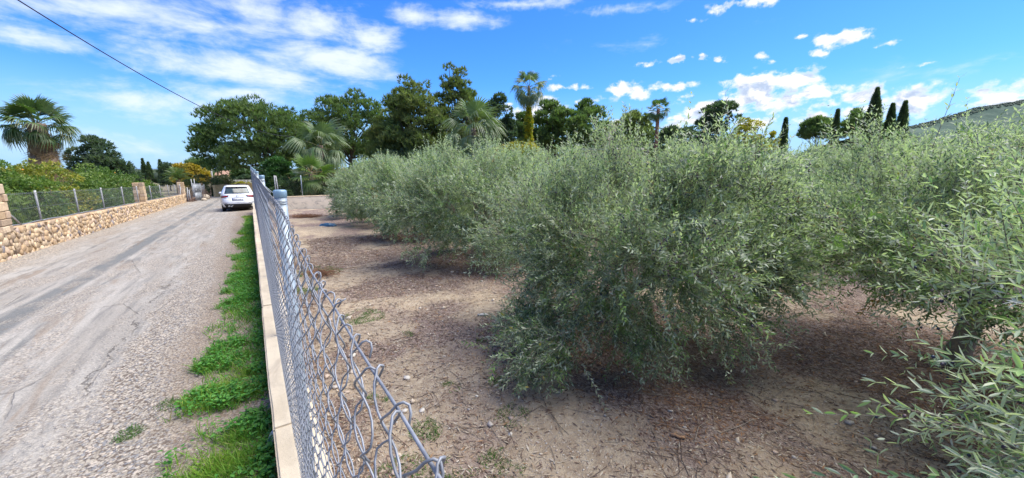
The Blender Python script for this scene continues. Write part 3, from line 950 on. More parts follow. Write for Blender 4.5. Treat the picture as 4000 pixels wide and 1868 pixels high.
# ------------------------------------------------------------------ olive trees
def strips(PT, rad):
    """3-sided thin tubes for many twigs at once; PT (n,k,3), rad (n,k)"""
    n, k, _ = PT.shape
    T = unit(PT[:, -1] - PT[:, 0])
    A = unit(np.cross(T, np.array([.3, .5, .8]))); B = np.cross(T, A)
    V = np.stack([PT + rad[..., None] * (math.cos(a) * A + math.sin(a) * B)[:, None] for a in (0, 2.09, 4.19)], 2)   # n,k,3,3
    i = (np.arange(n)[:, None, None] * k + np.arange(k - 1)[None, :, None]) * 3; j = np.arange(3)[None, None]; j2 = (j + 1) % 3
    F = np.stack([i + j, i + j2, i + 3 + j2, i + 3 + j], -1).reshape(-1, 4)
    return V.reshape(-1, 3), F

def olive_geo(seed, R, H, nclump, nshoot, nodes, leafL, leafW, fruit=.3, fruit_r=.008, tall=25, skirt=1.0, fork=.55, lean=(0, 0), shoots_len=(.17, .36), zmin=.30, mul=1.0):
    r = np.random.default_rng(seed)
    zc = H * .53; hz = H * .47
    ctr = np.array([lean[0], lean[1], zc])
    i = np.arange(nclump) + .5
    ph = np.arccos(1 - 2 * i / nclump); th = PI * (1 + 5 ** .5) * i
    D = np.column_stack([np.cos(th) * np.sin(ph), np.sin(th) * np.sin(ph), np.cos(ph)]) + r.normal(size=(nclump, 3)) * .16
    D = unit(D)
    f = r.uniform(.66, .98, nclump); ins = r.random(nclump) < .2; f[ins] *= .6
    low = D[:, 2] < -.15
    CC = ctr + D * f[:, None] * np.array([R, R, hz])
    CC[low, :2] = ctr[:2] + unit(D[low, :2]) * (R * r.uniform(.45, .9, low.sum()))[:, None] * skirt
    CC[:, 2] = np.where(CC[:, 2] < zmin, zmin + r.uniform(0, .3, nclump), CC[:, 2])
    cw = r.uniform(.5, 1.5, nclump); cw /= cw.sum()
    ci = r.choice(nclump, nshoot, p=cw)
    P0 = CC[ci] + r.normal(size=(nshoot, 3)) * np.array([.15, .15, .13])
    out = unit((P0 - ctr) / np.array([R, R, hz]))
    up = np.array([0, 0, 1.0])
    kz = np.where(out[:, 2] > .1, .6, .22)[:, None] + r.normal(size=(nshoot, 1)) * .35
    D0 = unit(out * .8 + up * kz + r.normal(size=(nshoot, 3)) * .55)
    Ls = r.uniform(*shoots_len, nshoot)
    droop = r.uniform(-.1, .18, nshoot) + np.where(out[:, 2] < .1, .06, 0)
    tl = r.random(nshoot) < tall / nshoot
    topc = np.argsort(-CC[:, 2])[:max(6, nclump // 6)]
    nt = tl.sum()
    P0[tl] = CC[r.choice(topc, nt)] + r.normal(size=(nt, 3)) * .12
    D0[tl] = unit(np.array([0, 0, 1.0]) + r.normal(size=(nt, 3)) * .16); Ls[tl] = r.uniform(.22, .5, nt) * np.where(r.random(nt) < .12, 1.25, 1); droop[tl] = 0
    def curve(s):
        return P0[:, None] + D0[:, None] * (s * Ls[:, None])[..., None] + np.array([0, 0, -1.0]) * ((s ** 2) * (droop * Ls)[:, None])[..., None]
    # leaves in opposite pairs
    s = np.broadcast_to(np.linspace(.06, 1.0, nodes)[None], (nshoot, nodes)) + r.normal(size=(nshoot, nodes)) * .012
    C = curve(s)
    T = unit(D0[:, None] + np.array([0, 0, -1.0]) * (2 * s * droop[:, None])[..., None])
    A = unit(np.cross(T, r.normal(size=(nshoot, 1, 3)))); B = np.cross(T, A)
    phi = r.uniform(0, 6.28, (nshoot, 1)) + np.arange(nodes)[None] * (PI / 2)
    PP = []; DD = []; NN = []; LL = []
    for sg in (0, PI):
        a = r.uniform(.45, 1.0, (nshoot, nodes))
        rad = np.cos(phi + sg)[..., None] * A + np.sin(phi + sg)[..., None] * B
        d = unit(T * np.cos(a)[..., None] + rad * np.sin(a)[..., None] + r.normal(size=C.shape) * .16)
        nrm = unit(T - d * (T * d).sum(-1, keepdims=True) + up * .45 + r.normal(size=C.shape) * .35)
        PP.append(C); DD.append(d); NN.append(nrm); LL.append(leafL * r.uniform(.65, 1.15, (nshoot, nodes)) * (1 - .35 * np.abs(s - .45)))
    P = np.stack(PP, 2).reshape(-1, 3); Dl = np.stack(DD, 2).reshape(-1, 3); Nl = np.stack(NN, 2).reshape(-1, 3); L = np.stack(LL, 2).reshape(-1)
    sid = np.repeat(np.arange(nshoot), nodes * 2)
    hue = r.random(nshoot)[sid] ** 1.25
    topness = np.clip((P[:, 2] - zc) / hz, -1, 1)
    c0 = np.array([.095, .142, .074]); c1 = np.array([.355, .395, .28]); c2 = np.array([.175, .262, .09])
    col = c0 + (c1 - c0) * hue[:, None]
    g = r.random(nshoot)[sid] < .25; col[g] = c2 * r.uniform(.8, 1.2, (g.sum(), 1))
    y = r.random(len(P)) < .008; col[y] = np.array([.32, .27, .05])
    y = r.random(nshoot)[sid] < .004; col[y] = np.array([.30, .17, .06])
    # leaf tones vary at random, this year's shoots paler
    col *= (r.uniform(.8, 1.2, len(P)))[:, None]
    pale = tl[sid]; col[pale] = np.array([.30, .335, .225]) * r.uniform(.8, 1.15, (pale.sum(), 1))
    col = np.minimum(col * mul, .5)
    ok = (P[:, 2] > .05) & (r.random(len(P)) > .06)
    W = leafW * r.uniform(.8, 1.2, len(P))
    leaf = dict(P=P[ok], D=Dl[ok], N=Nl[ok], L=L[ok], W=W[ok], C=col[ok])
    # twigs
    sq_ = np.array([0, .5, 1.0]) if leafW < .02 else np.array([0, 1.0])
    st = np.broadcast_to(sq_[None], (nshoot, len(sq_)))
    TW = curve(st)
    TW[:, :, 2] = np.maximum(TW[:, :, 2], .04)
    TW = TW[::2]
    tv, tf = strips(TW, (.0032 - .0024 * sq_)[None] * np.ones((len(TW), 1)))
    # fruit
    fs = np.nonzero(r.random(nshoot) < fruit)[0]
    fp = []
    for q in fs:
        for _ in range(r.integers(2, 7)):
            sq = r.uniform(.05, .7)
            p = P0[q] + D0[q] * sq * Ls[q] - np.array([0, 0, droop[q] * Ls[q] * sq ** 2]) + r.normal(size=3) * .012 - np.array([0, 0, .012])
            fp.append(p)
    fp = np.array(fp) if fp else np.zeros((0, 3))
    # trunk and limbs
    bk = Acc()
    def limb(pts, r0, r1, sides=8, col=(.24, .19, .15)):
        pts = np.array(pts, float); n = 9
        t = np.linspace(0, 1, n)[:, None]
        if len(pts) == 3:
            Q = (1 - t) ** 2 * pts[0] + 2 * t * (1 - t) * pts[1] + t ** 2 * pts[2]
        else:
            Q = pts[0] + (pts[1] - pts[0]) * t
        Q[1:-1] += r.normal(size=(n - 2, 3)) * r0 * .12
        V, F = tube(Q, r0 + (r1 - r0) * t[:, 0], sides); bk.add(V, F, col)
    base = np.array([0, 0, -.08]); fk = np.array([lean[0] * .25 + r.normal() * .03, lean[1] * .25 + r.normal() * .03, fork])
    q = np.linspace(0, 1, 9)[:, None]
    Q = base + (fk - base) * q; Q[1:-1] += r.normal(size=(7, 3)) * np.array([.009, .009, 0])
    V, F = tube(Q, .075 + .05 * np.exp(-q[:, 0] * 7) + .012 * r.random(9), 12); bk.add(V, F, (.26, .21, .17))
    nl = 4; a0 = r.uniform(0, 6.28)
    for m in range(nl):
        a = a0 + m * 2 * PI / nl + r.normal() * .25
        e = np.array([lean[0] * .5 + math.cos(a) * R * .48, lean[1] * .5 + math.sin(a) * R * .48, H * r.uniform(.55, .7)])
        mid = fk + np.array([math.cos(a) * R * .28, math.sin(a) * R * .28, .22])
        limb([fk - [0, 0, .03], mid, e], .055, .024, 8)
        dd = np.linalg.norm(CC - e, axis=1)
        for c in np.argsort(dd)[:max(5, nclump // 7)]:
            s0 = r.uniform(.35, 1.0)
            st_ = (1 - s0) ** 2 * fk + 2 * s0 * (1 - s0) * mid + s0 ** 2 * e
            tgt = CC[c]
            limb([st_, (st_ + tgt) / 2 + np.array([0, 0, .12]) + r.normal(size=3) * .06, tgt], .017, .005, 5, (.24, .21, .17))
    return leaf, (tv, tf), fp, bk

def leaf_mesh(leaf, kind, name='crown', curl=.06):
    V, F, m = leaves(leaf['P'], leaf['D'], leaf['N'], leaf['L'], leaf['W'], kind, curl)
    return mesh_np(name, V, F, M['olive_leaf'], np.repeat(leaf['C'], m, 0), smooth=False)

def fruit_mesh(fp, rad, r, base=OCT):
    V, F, m = spheres(fp, rad * r.uniform(.75, 1.15, len(fp)), base, (1, 1, 1.15))
    pal = np.array([(.018, .020, .040), (.030, .022, .045), (.05, .035, .055), (.025, .035, .07), (.10, .06, .07)])
    return mesh_np('olive_fruit', V, F, M['fruit'], np.repeat(pal[r.integers(0, 5, len(fp))], m, 0), smooth=True)

TWIGC = (.21, .18, .14)
def place_olive(geo, x, y, label, kind='dia', rz=0, group='olive trees of the orchard', fr=.008, meshes=None, scale=1.0, zoff=0):
    z = float(field_z(np.array([x]), np.array([y]))[0])
    root = thing('olive_tree', (x, y, z + zoff), label, 'olive tree', group, rz)
    root.scale = (scale,) * 3
    if meshes is None:
        leaf, (tv, tf), fp, bk = geo
        r = np.random.default_rng(5)
        meshes = dict(trunk=bk.mesh('trunk', M['bark'], True), crown=leaf_mesh(leaf, kind), twigs=mesh_np('twigs', tv, tf, M['twig'], np.broadcast_to(TWIGC, tv.shape)))
        if len(fp): meshes['olive_fruit'] = fruit_mesh(fp, fr, r)
    for k_, me in meshes.items():
        o = ob(k_, me, root)
        if k_ != 'trunk': o['kind'] = 'stuff'
    return root, meshes

LANDM = [(1650, 'the tall airy pines'), (1850, 'the drooping fan palm'), (2066, 'the vine clad palm'), (2270, 'the round pine beside it'), (2480, 'the bushy pine'), (2570, 'the small distant palm'), (2790, 'the dark wispy pine'), (2910, 'the yellow shrub'),
         (3054, 'the thinnest cypress'), (3190, 'the distant umbrella pine'), (3387, 'the tallest cypress'), (3502, 'the third cypress'), (3700, 'the wooded hill'), (3900, 'the right edge of the hill')]
ORD = ['second', 'third', 'fourth', 'fifth', 'sixth', 'seventh', 'eighth', 'ninth', 'tenth']
def rear_label(x, y):
    u = (x * CH - y * SH) / (x * SH + y * CH); px = 2000 + 1506 * u
    row = min(8, max(0, int(round((x - 7.2) / 3.7))))
    return 'olive crown in the ' + ORD[row] + ' row, ' + ('left' if px < min(LANDM, key=lambda q: abs(q[0] - px))[0] else 'right') + ' below ' + min(LANDM, key=lambda q: abs(q[0] - px))[1]
def olives():
    # the big tree in the middle of the picture
    x, y, R, H = OLIVES[0]
    g = olive_geo(101, R, H, 60, 7400, 11, .056, .0125, .22, .0085, 200, 1.0, .52, zmin=.22, mul=.88)
    place_olive(g, x, y, 'largest olive tree at the centre, leafy branches drooping to the ground', rz=.4)
    x, y, R, H = OLIVES[1]
    g = olive_geo(102, R, H, 64, 5200, 10, .068, .0165, .12, .010, 200, 1.0, .5)
    place_olive(g, x, y, 'bushy olive tree just behind the big central one, nearer the fence')
    x, y, R, H = OLIVES[2]
    g = olive_geo(103, R, H, 56, 3200, 9, .085, .024, .05, .011, 30, 1.05, .5)
    _, ms = place_olive(g, x, y, 'third olive tree back along the fence, pale rounded crown')
    place_olive(None, *OLIVES[3][:2], 'fourth olive tree back along the fence', rz=2.1, meshes=ms)
    place_olive(None, *OLIVES[4][:2], 'farthest olive tree of the fence row, beside the concrete wall', rz=4.0, meshes=ms, scale=.9)
    # right hand tree with the bare trunk
    x, y, R, H = OLIVES[5]
    g = olive_geo(104, R, H, 66, 4800, 11, .060, .0135, .28, .0095, 130, .85, .80, zmin=1.0)
    g[0]['keep'] = None
    place_olive(g, x, y, 'olive tree on the right with its bare forked trunk showing', rz=1.0)
    # nearest tree: its branch ends reach into the right edge, leaves large enough to tell apart
    x, y, R, H = OLIVES[6]
    leaf, (tv, tf), fp, bk = olive_geo(105, R, H, 60, 2800, 12, .060, .0125, .22, .0085, 6, 1.0, .5, shoots_len=(.28, .55), mul=1.75)  # mul brightens all its leaf colours, painting in sunlight on this tree
    z = float(field_z(np.array([x]), np.array([y]))[0])
    root = thing('olive_tree', (x, y, z), 'nearest olive tree, sharp pale leaf sprays with purple olives at the right edge', 'olive tree', 'olive trees of the orchard')
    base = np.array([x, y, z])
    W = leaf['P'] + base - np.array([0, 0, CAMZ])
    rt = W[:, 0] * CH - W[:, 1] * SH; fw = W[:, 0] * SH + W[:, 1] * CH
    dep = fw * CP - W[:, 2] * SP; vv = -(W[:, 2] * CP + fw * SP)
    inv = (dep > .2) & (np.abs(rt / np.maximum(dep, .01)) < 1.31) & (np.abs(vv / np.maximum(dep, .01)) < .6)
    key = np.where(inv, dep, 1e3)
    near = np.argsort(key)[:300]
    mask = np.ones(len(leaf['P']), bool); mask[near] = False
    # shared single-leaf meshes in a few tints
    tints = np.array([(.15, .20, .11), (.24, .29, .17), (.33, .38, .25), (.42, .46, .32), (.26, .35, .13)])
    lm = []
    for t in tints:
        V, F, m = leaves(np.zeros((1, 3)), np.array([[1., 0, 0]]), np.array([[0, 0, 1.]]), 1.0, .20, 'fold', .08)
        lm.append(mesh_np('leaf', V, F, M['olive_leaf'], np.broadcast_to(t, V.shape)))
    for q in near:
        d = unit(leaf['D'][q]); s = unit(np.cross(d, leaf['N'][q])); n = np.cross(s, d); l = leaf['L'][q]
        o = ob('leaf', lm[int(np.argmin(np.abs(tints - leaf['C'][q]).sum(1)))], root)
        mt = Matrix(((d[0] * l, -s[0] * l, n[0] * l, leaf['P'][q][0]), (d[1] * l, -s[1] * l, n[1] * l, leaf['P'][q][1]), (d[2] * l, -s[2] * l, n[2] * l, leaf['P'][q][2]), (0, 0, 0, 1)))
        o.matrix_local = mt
    rest = {k_: v[mask] for k_, v in leaf.items()}
    r = np.random.default_rng(6)
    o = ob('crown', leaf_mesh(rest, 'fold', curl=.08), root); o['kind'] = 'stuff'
    o = mk('twigs', tv, tf, M['twig'], np.broadcast_to(TWIGC, tv.shape), root); o['kind'] = 'stuff'
    o = ob('olive_fruit', fruit_mesh(fp, .0088, r, ICO1), root); o['kind'] = 'stuff'
    ob('trunk', bk.mesh('trunk', M['bark'], True), root)
    # the grove behind
    vs_ = []
    for sd in (201, 202):
        g = olive_geo(sd, 1.8, 2.45, 50, 3000, 9, .085, .023, .10, .012, 130, 1.0, .55)
        leaf, (tv, tf), fp, bk = g; r = np.random.default_rng(sd)
        vs_.append(dict(trunk=bk.mesh('trunk', M['bark'], True), crown=leaf_mesh(leaf, 'dia'), twigs=mesh_np('twigs', tv, tf, M['twig'], np.broadcast_to(TWIGC, tv.shape)), olive_fruit=fruit_mesh(fp, .01, r)))
    for i, (x, y, R, H) in enumerate(LATER):
        place_olive(None, x, y, rear_label(x, y), rz=rng.uniform(0, 6.28), meshes=vs_[i % 2], scale=H / 2.45, group='rear rows of olive trees')
olives()

# ------------------------------------------------------------------ generic trees
def tufts(P, A, k, L, Wd, spread, r, kind='tri', cols=None, ci=None):
    n = len(P)
    P2 = np.repeat(P, k, 0); A2 = np.repeat(A, k, 0)
    D = unit(A2 + r.normal(size=P2.shape) * spread)
    N = unit(np.cross(D, r.normal(size=P2.shape)))
    Ls = L * r.uniform(.6, 1.2, n * k)
    V, F, m = leaves(P2, D, N, Ls, Wd * r.uniform(.7, 1.2, n * k), kind)
    c = np.repeat(np.repeat(cols, k, 0) * r.uniform(.85, 1.15, (n * k, 1)), m, 0)
    return V, F, c

def clump_points(CC, CR, n, r, top=0.25):
    vol = (CR[:, 0] * CR[:, 1]); ci = r.choice(len(CC), n, p=vol / vol.sum())
    d = rdir(n, r); d[:, 2] = np.where(d[:, 2] < -.3, np.where(r.random(n) < .6, -d[:, 2], d[:, 2]), d[:, 2])
    rad = r.uniform(.55, 1.0, n) ** .6
    return CC[ci] + d * CR[ci] * rad[:, None], d, ci

def crown_clumps(w, d, h, n, r, shape='dome', rel=.2):
    """clump centres in a crown of half width w, half depth d, height h (z from 0 to h)"""
    out = []
    while len(out) < n:
        p = r.uniform(-1, 1, 3)
        q = math.hypot(p[0], p[1]); z = (p[2] + 1) / 2
        if shape == 'dome':   lim = math.sqrt(max(0, 1 - (max(0, z - .35) / .65) ** 2)) * min(1, .62 + z * 2.4)
        elif shape == 'ovate': lim = (1 - z) ** .6 * min(1, .55 + z * 2.0)
        elif shape == 'ball': lim = math.sqrt(max(0, 1 - p[2] ** 2))
        elif shape == 'cone': lim = (1 - z) ** .8 * min(1, .6 + z * 4)
        elif shape == 'spire': lim = (1 - z ** 2.2) * min(1, .75 + z * 3)
        elif shape == 'bush': lim = math.sqrt(max(0, 1 - z ** 2.6)) * min(1, .8 + z)
        if q > lim: continue
        if q < lim * .55 and z < .7 and r.random() < .4: continue
        out.append((p[0] * w * (1 - rel * .5), p[1] * d * (1 - rel * .5), z * h * (1 - rel * .35)))
    return np.array(out)

STY = {   # colours, blade length, width, blades per tuft, spread, leaf kind, material
    'pine': dict(cols=[(.085, .14, .05), (.125, .185, .065), (.17, .23, .085)], L=.50, W=.13, k=6, sp=.45, kind='tri', mat='needle', up=1.25),
    'aleppo': dict(cols=[(.115, .16, .06), (.165, .205, .075), (.22, .245, .09)], L=.46, W=.12, k=6, sp=.48, kind='tri', mat='needle', up=1.1),
    'dark': dict(cols=[(.062, .098, .06), (.088, .13, .078), (.12, .158, .092)], L=.32, W=.14, k=5, sp=.7, kind='tri', mat='needle', up=.5),
    'cypress': dict(cols=[(.05, .085, .045), (.08, .12, .058), (.11, .145, .07)], L=.36, W=.10, k=6, sp=.35, kind='tri', mat='needle', up=1.6),
    'citrus': dict(cols=[(.075, .145, .03), (.12, .20, .04), (.18, .25, .05)], L=.11, W=.05, k=5, sp=.9, kind='dia', mat='leaf', up=.2),
    'citrus_yellow': dict(cols=[(.26, .27, .04), (.40, .37, .06), (.17, .22, .04)], L=.11, W=.05, k=5, sp=.9, kind='dia', mat='leaf', up=.2),
    'yellow': dict(cols=[(.38, .27, .03), (.46, .33, .04), (.28, .22, .04)], L=.14, W=.07, k=5, sp=.9, kind='dia', mat='leaf', up=.2),
    'yellowgreen': dict(cols=[(.40, .34, .03), (.48, .41, .04), (.26, .26, .04)], L=.12, W=.05, k=5, sp=.9, kind='dia', mat='leaf', up=.4),
    'bush': dict(cols=[(.05, .09, .03), (.075, .125, .04), (.10, .15, .05)], L=.12, W=.05, k=5, sp=.9, kind='dia', mat='leaf', up=.3),
    'feathery': dict(cols=[(.10, .14, .05), (.14, .185, .055), (.08, .115, .05)], L=.20, W=.03, k=7, sp=.8, kind='tri', mat='leaf', up=.3),
    'grey': dict(cols=[(.085, .095, .055), (.11, .12, .075)], L=.12, W=.05, k=5, sp=.9, kind='dia', mat='leaf', up=.3),
    'ailanthus': dict(cols=[(.045, .115, .028), (.065, .155, .035), (.035, .085, .025)], L=.16, W=.05, k=6, sp=.7, kind='dia', mat='leaf', up=-.1),
}

def tree(name, label, cat, px0, px1, pyt, pyb, t, style, shape='dome', nclump=60, n=4000, rel=.2, trunk=True, seed=1, group=None, trunk_px=None, dens=1.0, depth=None, trunk_r=None, size=1.0, flat=1.0, fruit=0):
    r = np.random.default_rng(seed)
    s = STY[style]
    nclump = int(nclump * 1.8); rel *= .95
    c = at((px0 + px1) / 2, pyb, t); tp = at((px0 + px1) / 2, pyt, t)
    w = (px1 - px0) / 2 / 1506 * t * (1.13 if s['mat'] == 'needle' else 1.0); h = tp.z - c.z
    base = Vector((c.x, c.y, gz(c.y) - .12))
    if trunk_px is not None:
        b2 = at(trunk_px, pyb, t); base.x, base.y = b2.x, b2.y
    root = thing(name, base, label, cat, group)
    CC = crown_clumps(w, depth or w, h, nclump, r, shape, rel)
    # crown axes turned to the view so that the width is the one measured
    X = CC[:, 0:1] * np.array([[CH, -SH]]) + CC[:, 1:2] * np.array([[SH, CH]])
    off = np.array([c.x - base.x, c.y - base.y, c.z - base.z])
    CC = np.column_stack([X, CC[:, 2]]) + off
    rc = rel * w * r.uniform(.7, 1.3, nclump)
    CR = np.column_stack([rc, rc, rc * (2.6 if style == 'cypress' else .72 * flat)])
    n = int(n * .78)
    if s['kind'] == 'dia': size = size * max(1.0, t / 21)
    P, d, ci = clump_points(CC, CR, n, r)
    if style == 'cypress':     # closed column, tapering to the tip
        fz = r.random(n) ** .85; an = r.uniform(0, 2 * PI, n)
        rr = w * np.minimum(1, .8 + fz * 2) * (1 - fz ** 1.8) * r.uniform(.6, 1.12, n) * (1 + .14 * np.sin(an * 3 + fz * 17))
        d = np.column_stack([np.cos(an), np.sin(an), an * 0]); P = off + np.column_stack([d[:, 0] * rr, d[:, 1] * rr, fz * h])
    P[:, 2] = np.maximum(P[:, 2], .05)
    A = unit(d * .8 + np.array([0, 0, s['up']]))
    pal = np.array(s['cols']); cc = pal[r.integers(0, len(pal), nclump)] * r.uniform(.82, 1.18, (nclump, 1))
    cols = cc[ci] * .6 + pal[r.integers(0, len(pal), n)] * .4
    V, F, c3 = tufts(P, A, s['k'], s['L'] * size, s['W'] * size, s['sp'], r, s['kind'], cols)
    o = mk('crown', V, F, M[s['mat']], c3, root); o['kind'] = 'stuff'
    if trunk:
        bk = Acc()
        H = off[2] + h * .35
        tr = trunk_r or max(.06, h * .028)
        top = np.array([off[0] * .5, off[1] * .5, max(.3, off[2] + h * .3)])
        q = np.linspace(0, 1, 7)[:, None]
        Q = top * q; Q[1:-1, :2] += r.normal(size=(5, 2)) * tr * .5
        V, F = tube(Q, tr * (1 - .45 * q[:, 0]), 9); bk.add(V, F, (.10, .08, .065))
        for m in range(min(nclump, 26)):
            c1 = CC[m]; sq = r.uniform(.45, 1)
            st = top * sq
            mid = st * .45 + c1 * .55 + np.array([0, 0, -.08 * h])
            tt = np.linspace(0, 1, 6)[:, None]
            Qb = (1 - tt) ** 2 * st + 2 * tt * (1 - tt) * mid + tt ** 2 * c1
            V, F = tube(Qb, tr * (.42 - .32 * tt[:, 0]), 5); bk.add(V, F, (.095, .075, .06))
        bk.build('trunk', M['bark'], root, True)
    if fruit:
        V, F = ICO1[0] * np.array([.037, .037, .034]), ICO1[1]
        me = mesh_np('orange', V, F, M['fruit'], np.broadcast_to((.55, .22, .015), V.shape), True)
        sel = P[r.choice(len(P), fruit * 4, replace=False)]
        toc = unit(np.array([-base.x, -base.y, 0]))
        sc = (sel - off) @ toc
        for p in sel[np.argsort(-sc)[:fruit]]:
            ob('orange', me, root, p + toc * .08)
    return root

# umbrella pines and other trees behind the garden wall
tree('umbrella_pine', 'broad umbrella pine with dark underside overhanging the road', 'pine tree', 800, 1225, 385, 672, 50, 'pine', 'dome', 130, 10000, .15, seed=1, trunk_px=1120, flat=.8, depth=4.5)
tree('umbrella_pine', 'rounded pine behind the fan palms, blue sky under its crown', 'pine tree', 1232, 1510, 358, 625, 52, 'pine', 'dome', 80, 6000, .17, seed=2, trunk_px=1375, depth=3.5)
tree('aleppo_pine', 'tall airy pine left of the centre fan palm, pointed top', 'pine tree', 1468, 1780, 255, 640, 44, 'aleppo', 'ovate', 110, 7500, .15, seed=3, depth=3.0)
tree('aleppo_pine', 'tall thin pine directly behind the drooping centre fan palm', 'pine tree', 1650, 1920, 250, 640, 47, 'aleppo', 'ovate', 100, 6500, .14, seed=4, depth=3.0)
tree('aleppo_pine', 'low bushy pine filling the gap under the tall airy pines', 'pine tree', 1440, 1640, 430, 660, 46, 'aleppo', 'bush', 50, 4000, .2, seed=41, depth=2.5)
tree('dark_cypress', 'dense dark conifer between the drooping fan palm and the vine clad palm', 'conifer', 1868, 2020, 322, 640, 44, 'dark', 'spire', 60, 5200, .2, seed=5, depth=2.2)
tree('umbrella_pine', 'round pine right behind the vine clad palm', 'pine tree', 2085, 2235, 388, 620, 50, 'pine', 'ball', 45, 3600, .2, seed=6)
tree('umbrella_pine', 'round pine with dark trunk right of the vine clad palm', 'pine tree', 2190, 2362, 378, 640, 48, 'pine', 'ball', 50, 4200, .19, seed=7)
tree('umbrella_pine', 'small dark pine low behind the vine clad trunk', 'pine tree', 1990, 2110, 430, 640, 52, 'pine', 'bush', 40, 2600, .22, seed=71)
tree('umbrella_pine', 'bushy pine just left of the small distant palm', 'pine tree', 2395, 2545, 418, 610, 52, 'aleppo', 'ball', 50, 4200, .19, seed=8)
tree('aleppo_pine', 'dark wispy pine between the small palm and the yellow shrub', 'pine tree', 2715, 2865, 368, 600, 36, 'dark', 'bush', 45, 3000, .2, seed=9)
tree('green_shrub', 'mid green shrub behind the small distant palm', 'shrub', 2560, 2730, 478, 620, 46, 'dark', 'bush', 34, 2600, .24, seed=91)
tree('yellow_shrub', 'bright yellow green shrub above the olive crowns', 'shrub', 2830, 2990, 460, 640, 33, 'yellowgreen', 'bush', 36, 3200, .24, seed=10)
tree('yellow_shrub', 'small yellowish shrub beside the thin dark cypress', 'shrub', 2985, 3035, 505, 600, 60, 'yellowgreen', 'bush', 16, 900, .3, seed=101)
tree('umbrella_pine', 'distant umbrella pine between the two thin cypresses', 'pine tree', 3130, 3245, 460, 545, 85, 'pine', 'dome', 34, 2400, .22, seed=11, size=1.5)
tree('umbrella_pine', 'distant umbrella pine just left of the tall cypress', 'pine tree', 3265, 3400, 430, 545, 85, 'pine', 'dome', 36, 2600, .22, seed=12, size=1.5)
for (px, pw, pyt, lab, sd) in ((3387, 29, 356, 'tallest dark column of cypress on the right skyline', 13), (3456, 19, 414, 'second cypress, right of the tallest column', 14), (3502, 20, 405, 'third cypress, half hidden by tall olive shoots', 15),
                               (3054, 10, 468, 'thinnest cypress spire right of the yellow shrub', 16), (3249, 11, 436, 'slim leaning cypress beside a distant umbrella pine', 17)):
    tree('cypress_tree', lab, 'cypress', px - pw, px + pw, pyt, 600, 70, 'cypress', 'spire', 80, 4600, .60, seed=sd, group='cypresses on the right skyline', size=1.2, depth=1.2)
# far left group
tree('cypress_tree', 'left of two small far cypresses above the citrus hedge', 'cypress', 561, 577, 622, 700, 90, 'cypress', 'spire', 30, 900, .4, seed=18, group='far cypresses on the left', depth=.6)
tree('cypress_tree', 'blunt right one of two small far cypresses above the citrus hedge', 'cypress', 579, 598, 635, 700, 90, 'cypress', 'spire', 30, 900, .4, seed=19, group='far cypresses on the left', depth=.6)
tree('cypress_tree', 'far cypress left of the yellow leaved tree', 'cypress', 628, 648, 627, 720, 80, 'cypress', 'spire', 30, 1000, .4, seed=20, group='far cypresses on the left', depth=.6)
tree('juniper_bush', 'broad dark green juniper beside the yellow leaved tree', 'shrub', 632, 700, 632, 720, 62, 'dark', 'bush', 30, 1700, .28, seed=21)
tree('yellow_tree', 'golden yellow autumn tree beyond the stone wall', 'tree', 690, 810, 628, 720, 56, 'yellow', 'bush', 44, 2400, .25, seed=22)
tree('umbrella_pine', 'far dark pine rising behind the golden yellow tree', 'pine tree', 735, 820, 616, 690, 85, 'pine', 'dome', 30, 1600, .25, seed=23, size=1.4)
tree('feathery_shrub', 'feathery light green shrub overhanging the old gate', 'shrub', 715, 880, 676, 770, 50, 'feathery', 'bush', 50, 4200, .22, seed=24, depth=2.0)
tree('grey_shrub', 'grey green shrub between the gate and the ochre wall', 'shrub', 830, 912, 682, 762, 58, 'grey', 'bush', 34, 2400, .25, seed=25)
tree('dark_tree', 'blue green tree between the tall palm and the citrus hedge', 'tree', 275, 545, 522, 790, 27, 'dark', 'ovate', 80, 7000, .17, seed=26, depth=2.2, size=.75)
tree('green_tree', 'low green tree in front of the farmhouse roof', 'tree', 908, 1010, 650, 720, 78, 'bush', 'bush', 30, 1800, .26, seed=27, size=1.6)
tree('dark_tree', 'dark far hedge of trees under the umbrella pine', 'tree', 830, 1060, 655, 700, 110, 'dark', 'bush', 44, 2400, .16, seed=28, size=2.0, depth=3)
tree('ailanthus_shrub', 'bright green leafy shrub at the corner of the garden fence', 'shrub', 1032, 1165, 572, 790, 30, 'ailanthus', 'bush', 44, 4200, .24, seed=29, depth=1.3)
tree('ivy_shrub', 'leafy green shrub right of the front fan palm behind the fence', 'shrub', 1330, 1560, 618, 790, 31, 'bush', 'bush', 50, 4200, .2, seed=30, depth=1.3)
tree('ivy_shrub', 'dark green undergrowth behind the garden fence left of the front fan palm', 'shrub', 1050, 1190, 690, 790, 29, 'bush', 'bush', 34, 2400, .25, seed=31, depth=.8)
tree('ivy_shrub', 'low undergrowth behind the garden fence right of the front fan palm', 'shrub', 1240, 1420, 700, 790, 30, 'bush', 'bush', 36, 2600, .22, seed=32, depth=.8)
tree('ivy_shrub', 'yellowish vine bush at the foot of the vine clad palm', 'shrub', 1900, 2140, 555, 650, 38, 'yellowgreen', 'bush', 36, 2400, .22, seed=33, depth=1.2)
tree('green_shrub', 'dark shrub mass under the airy pines', 'shrub', 1380, 1860, 590, 690, 42, 'dark', 'bush', 60, 4000, .13, seed=34, depth=1.6)

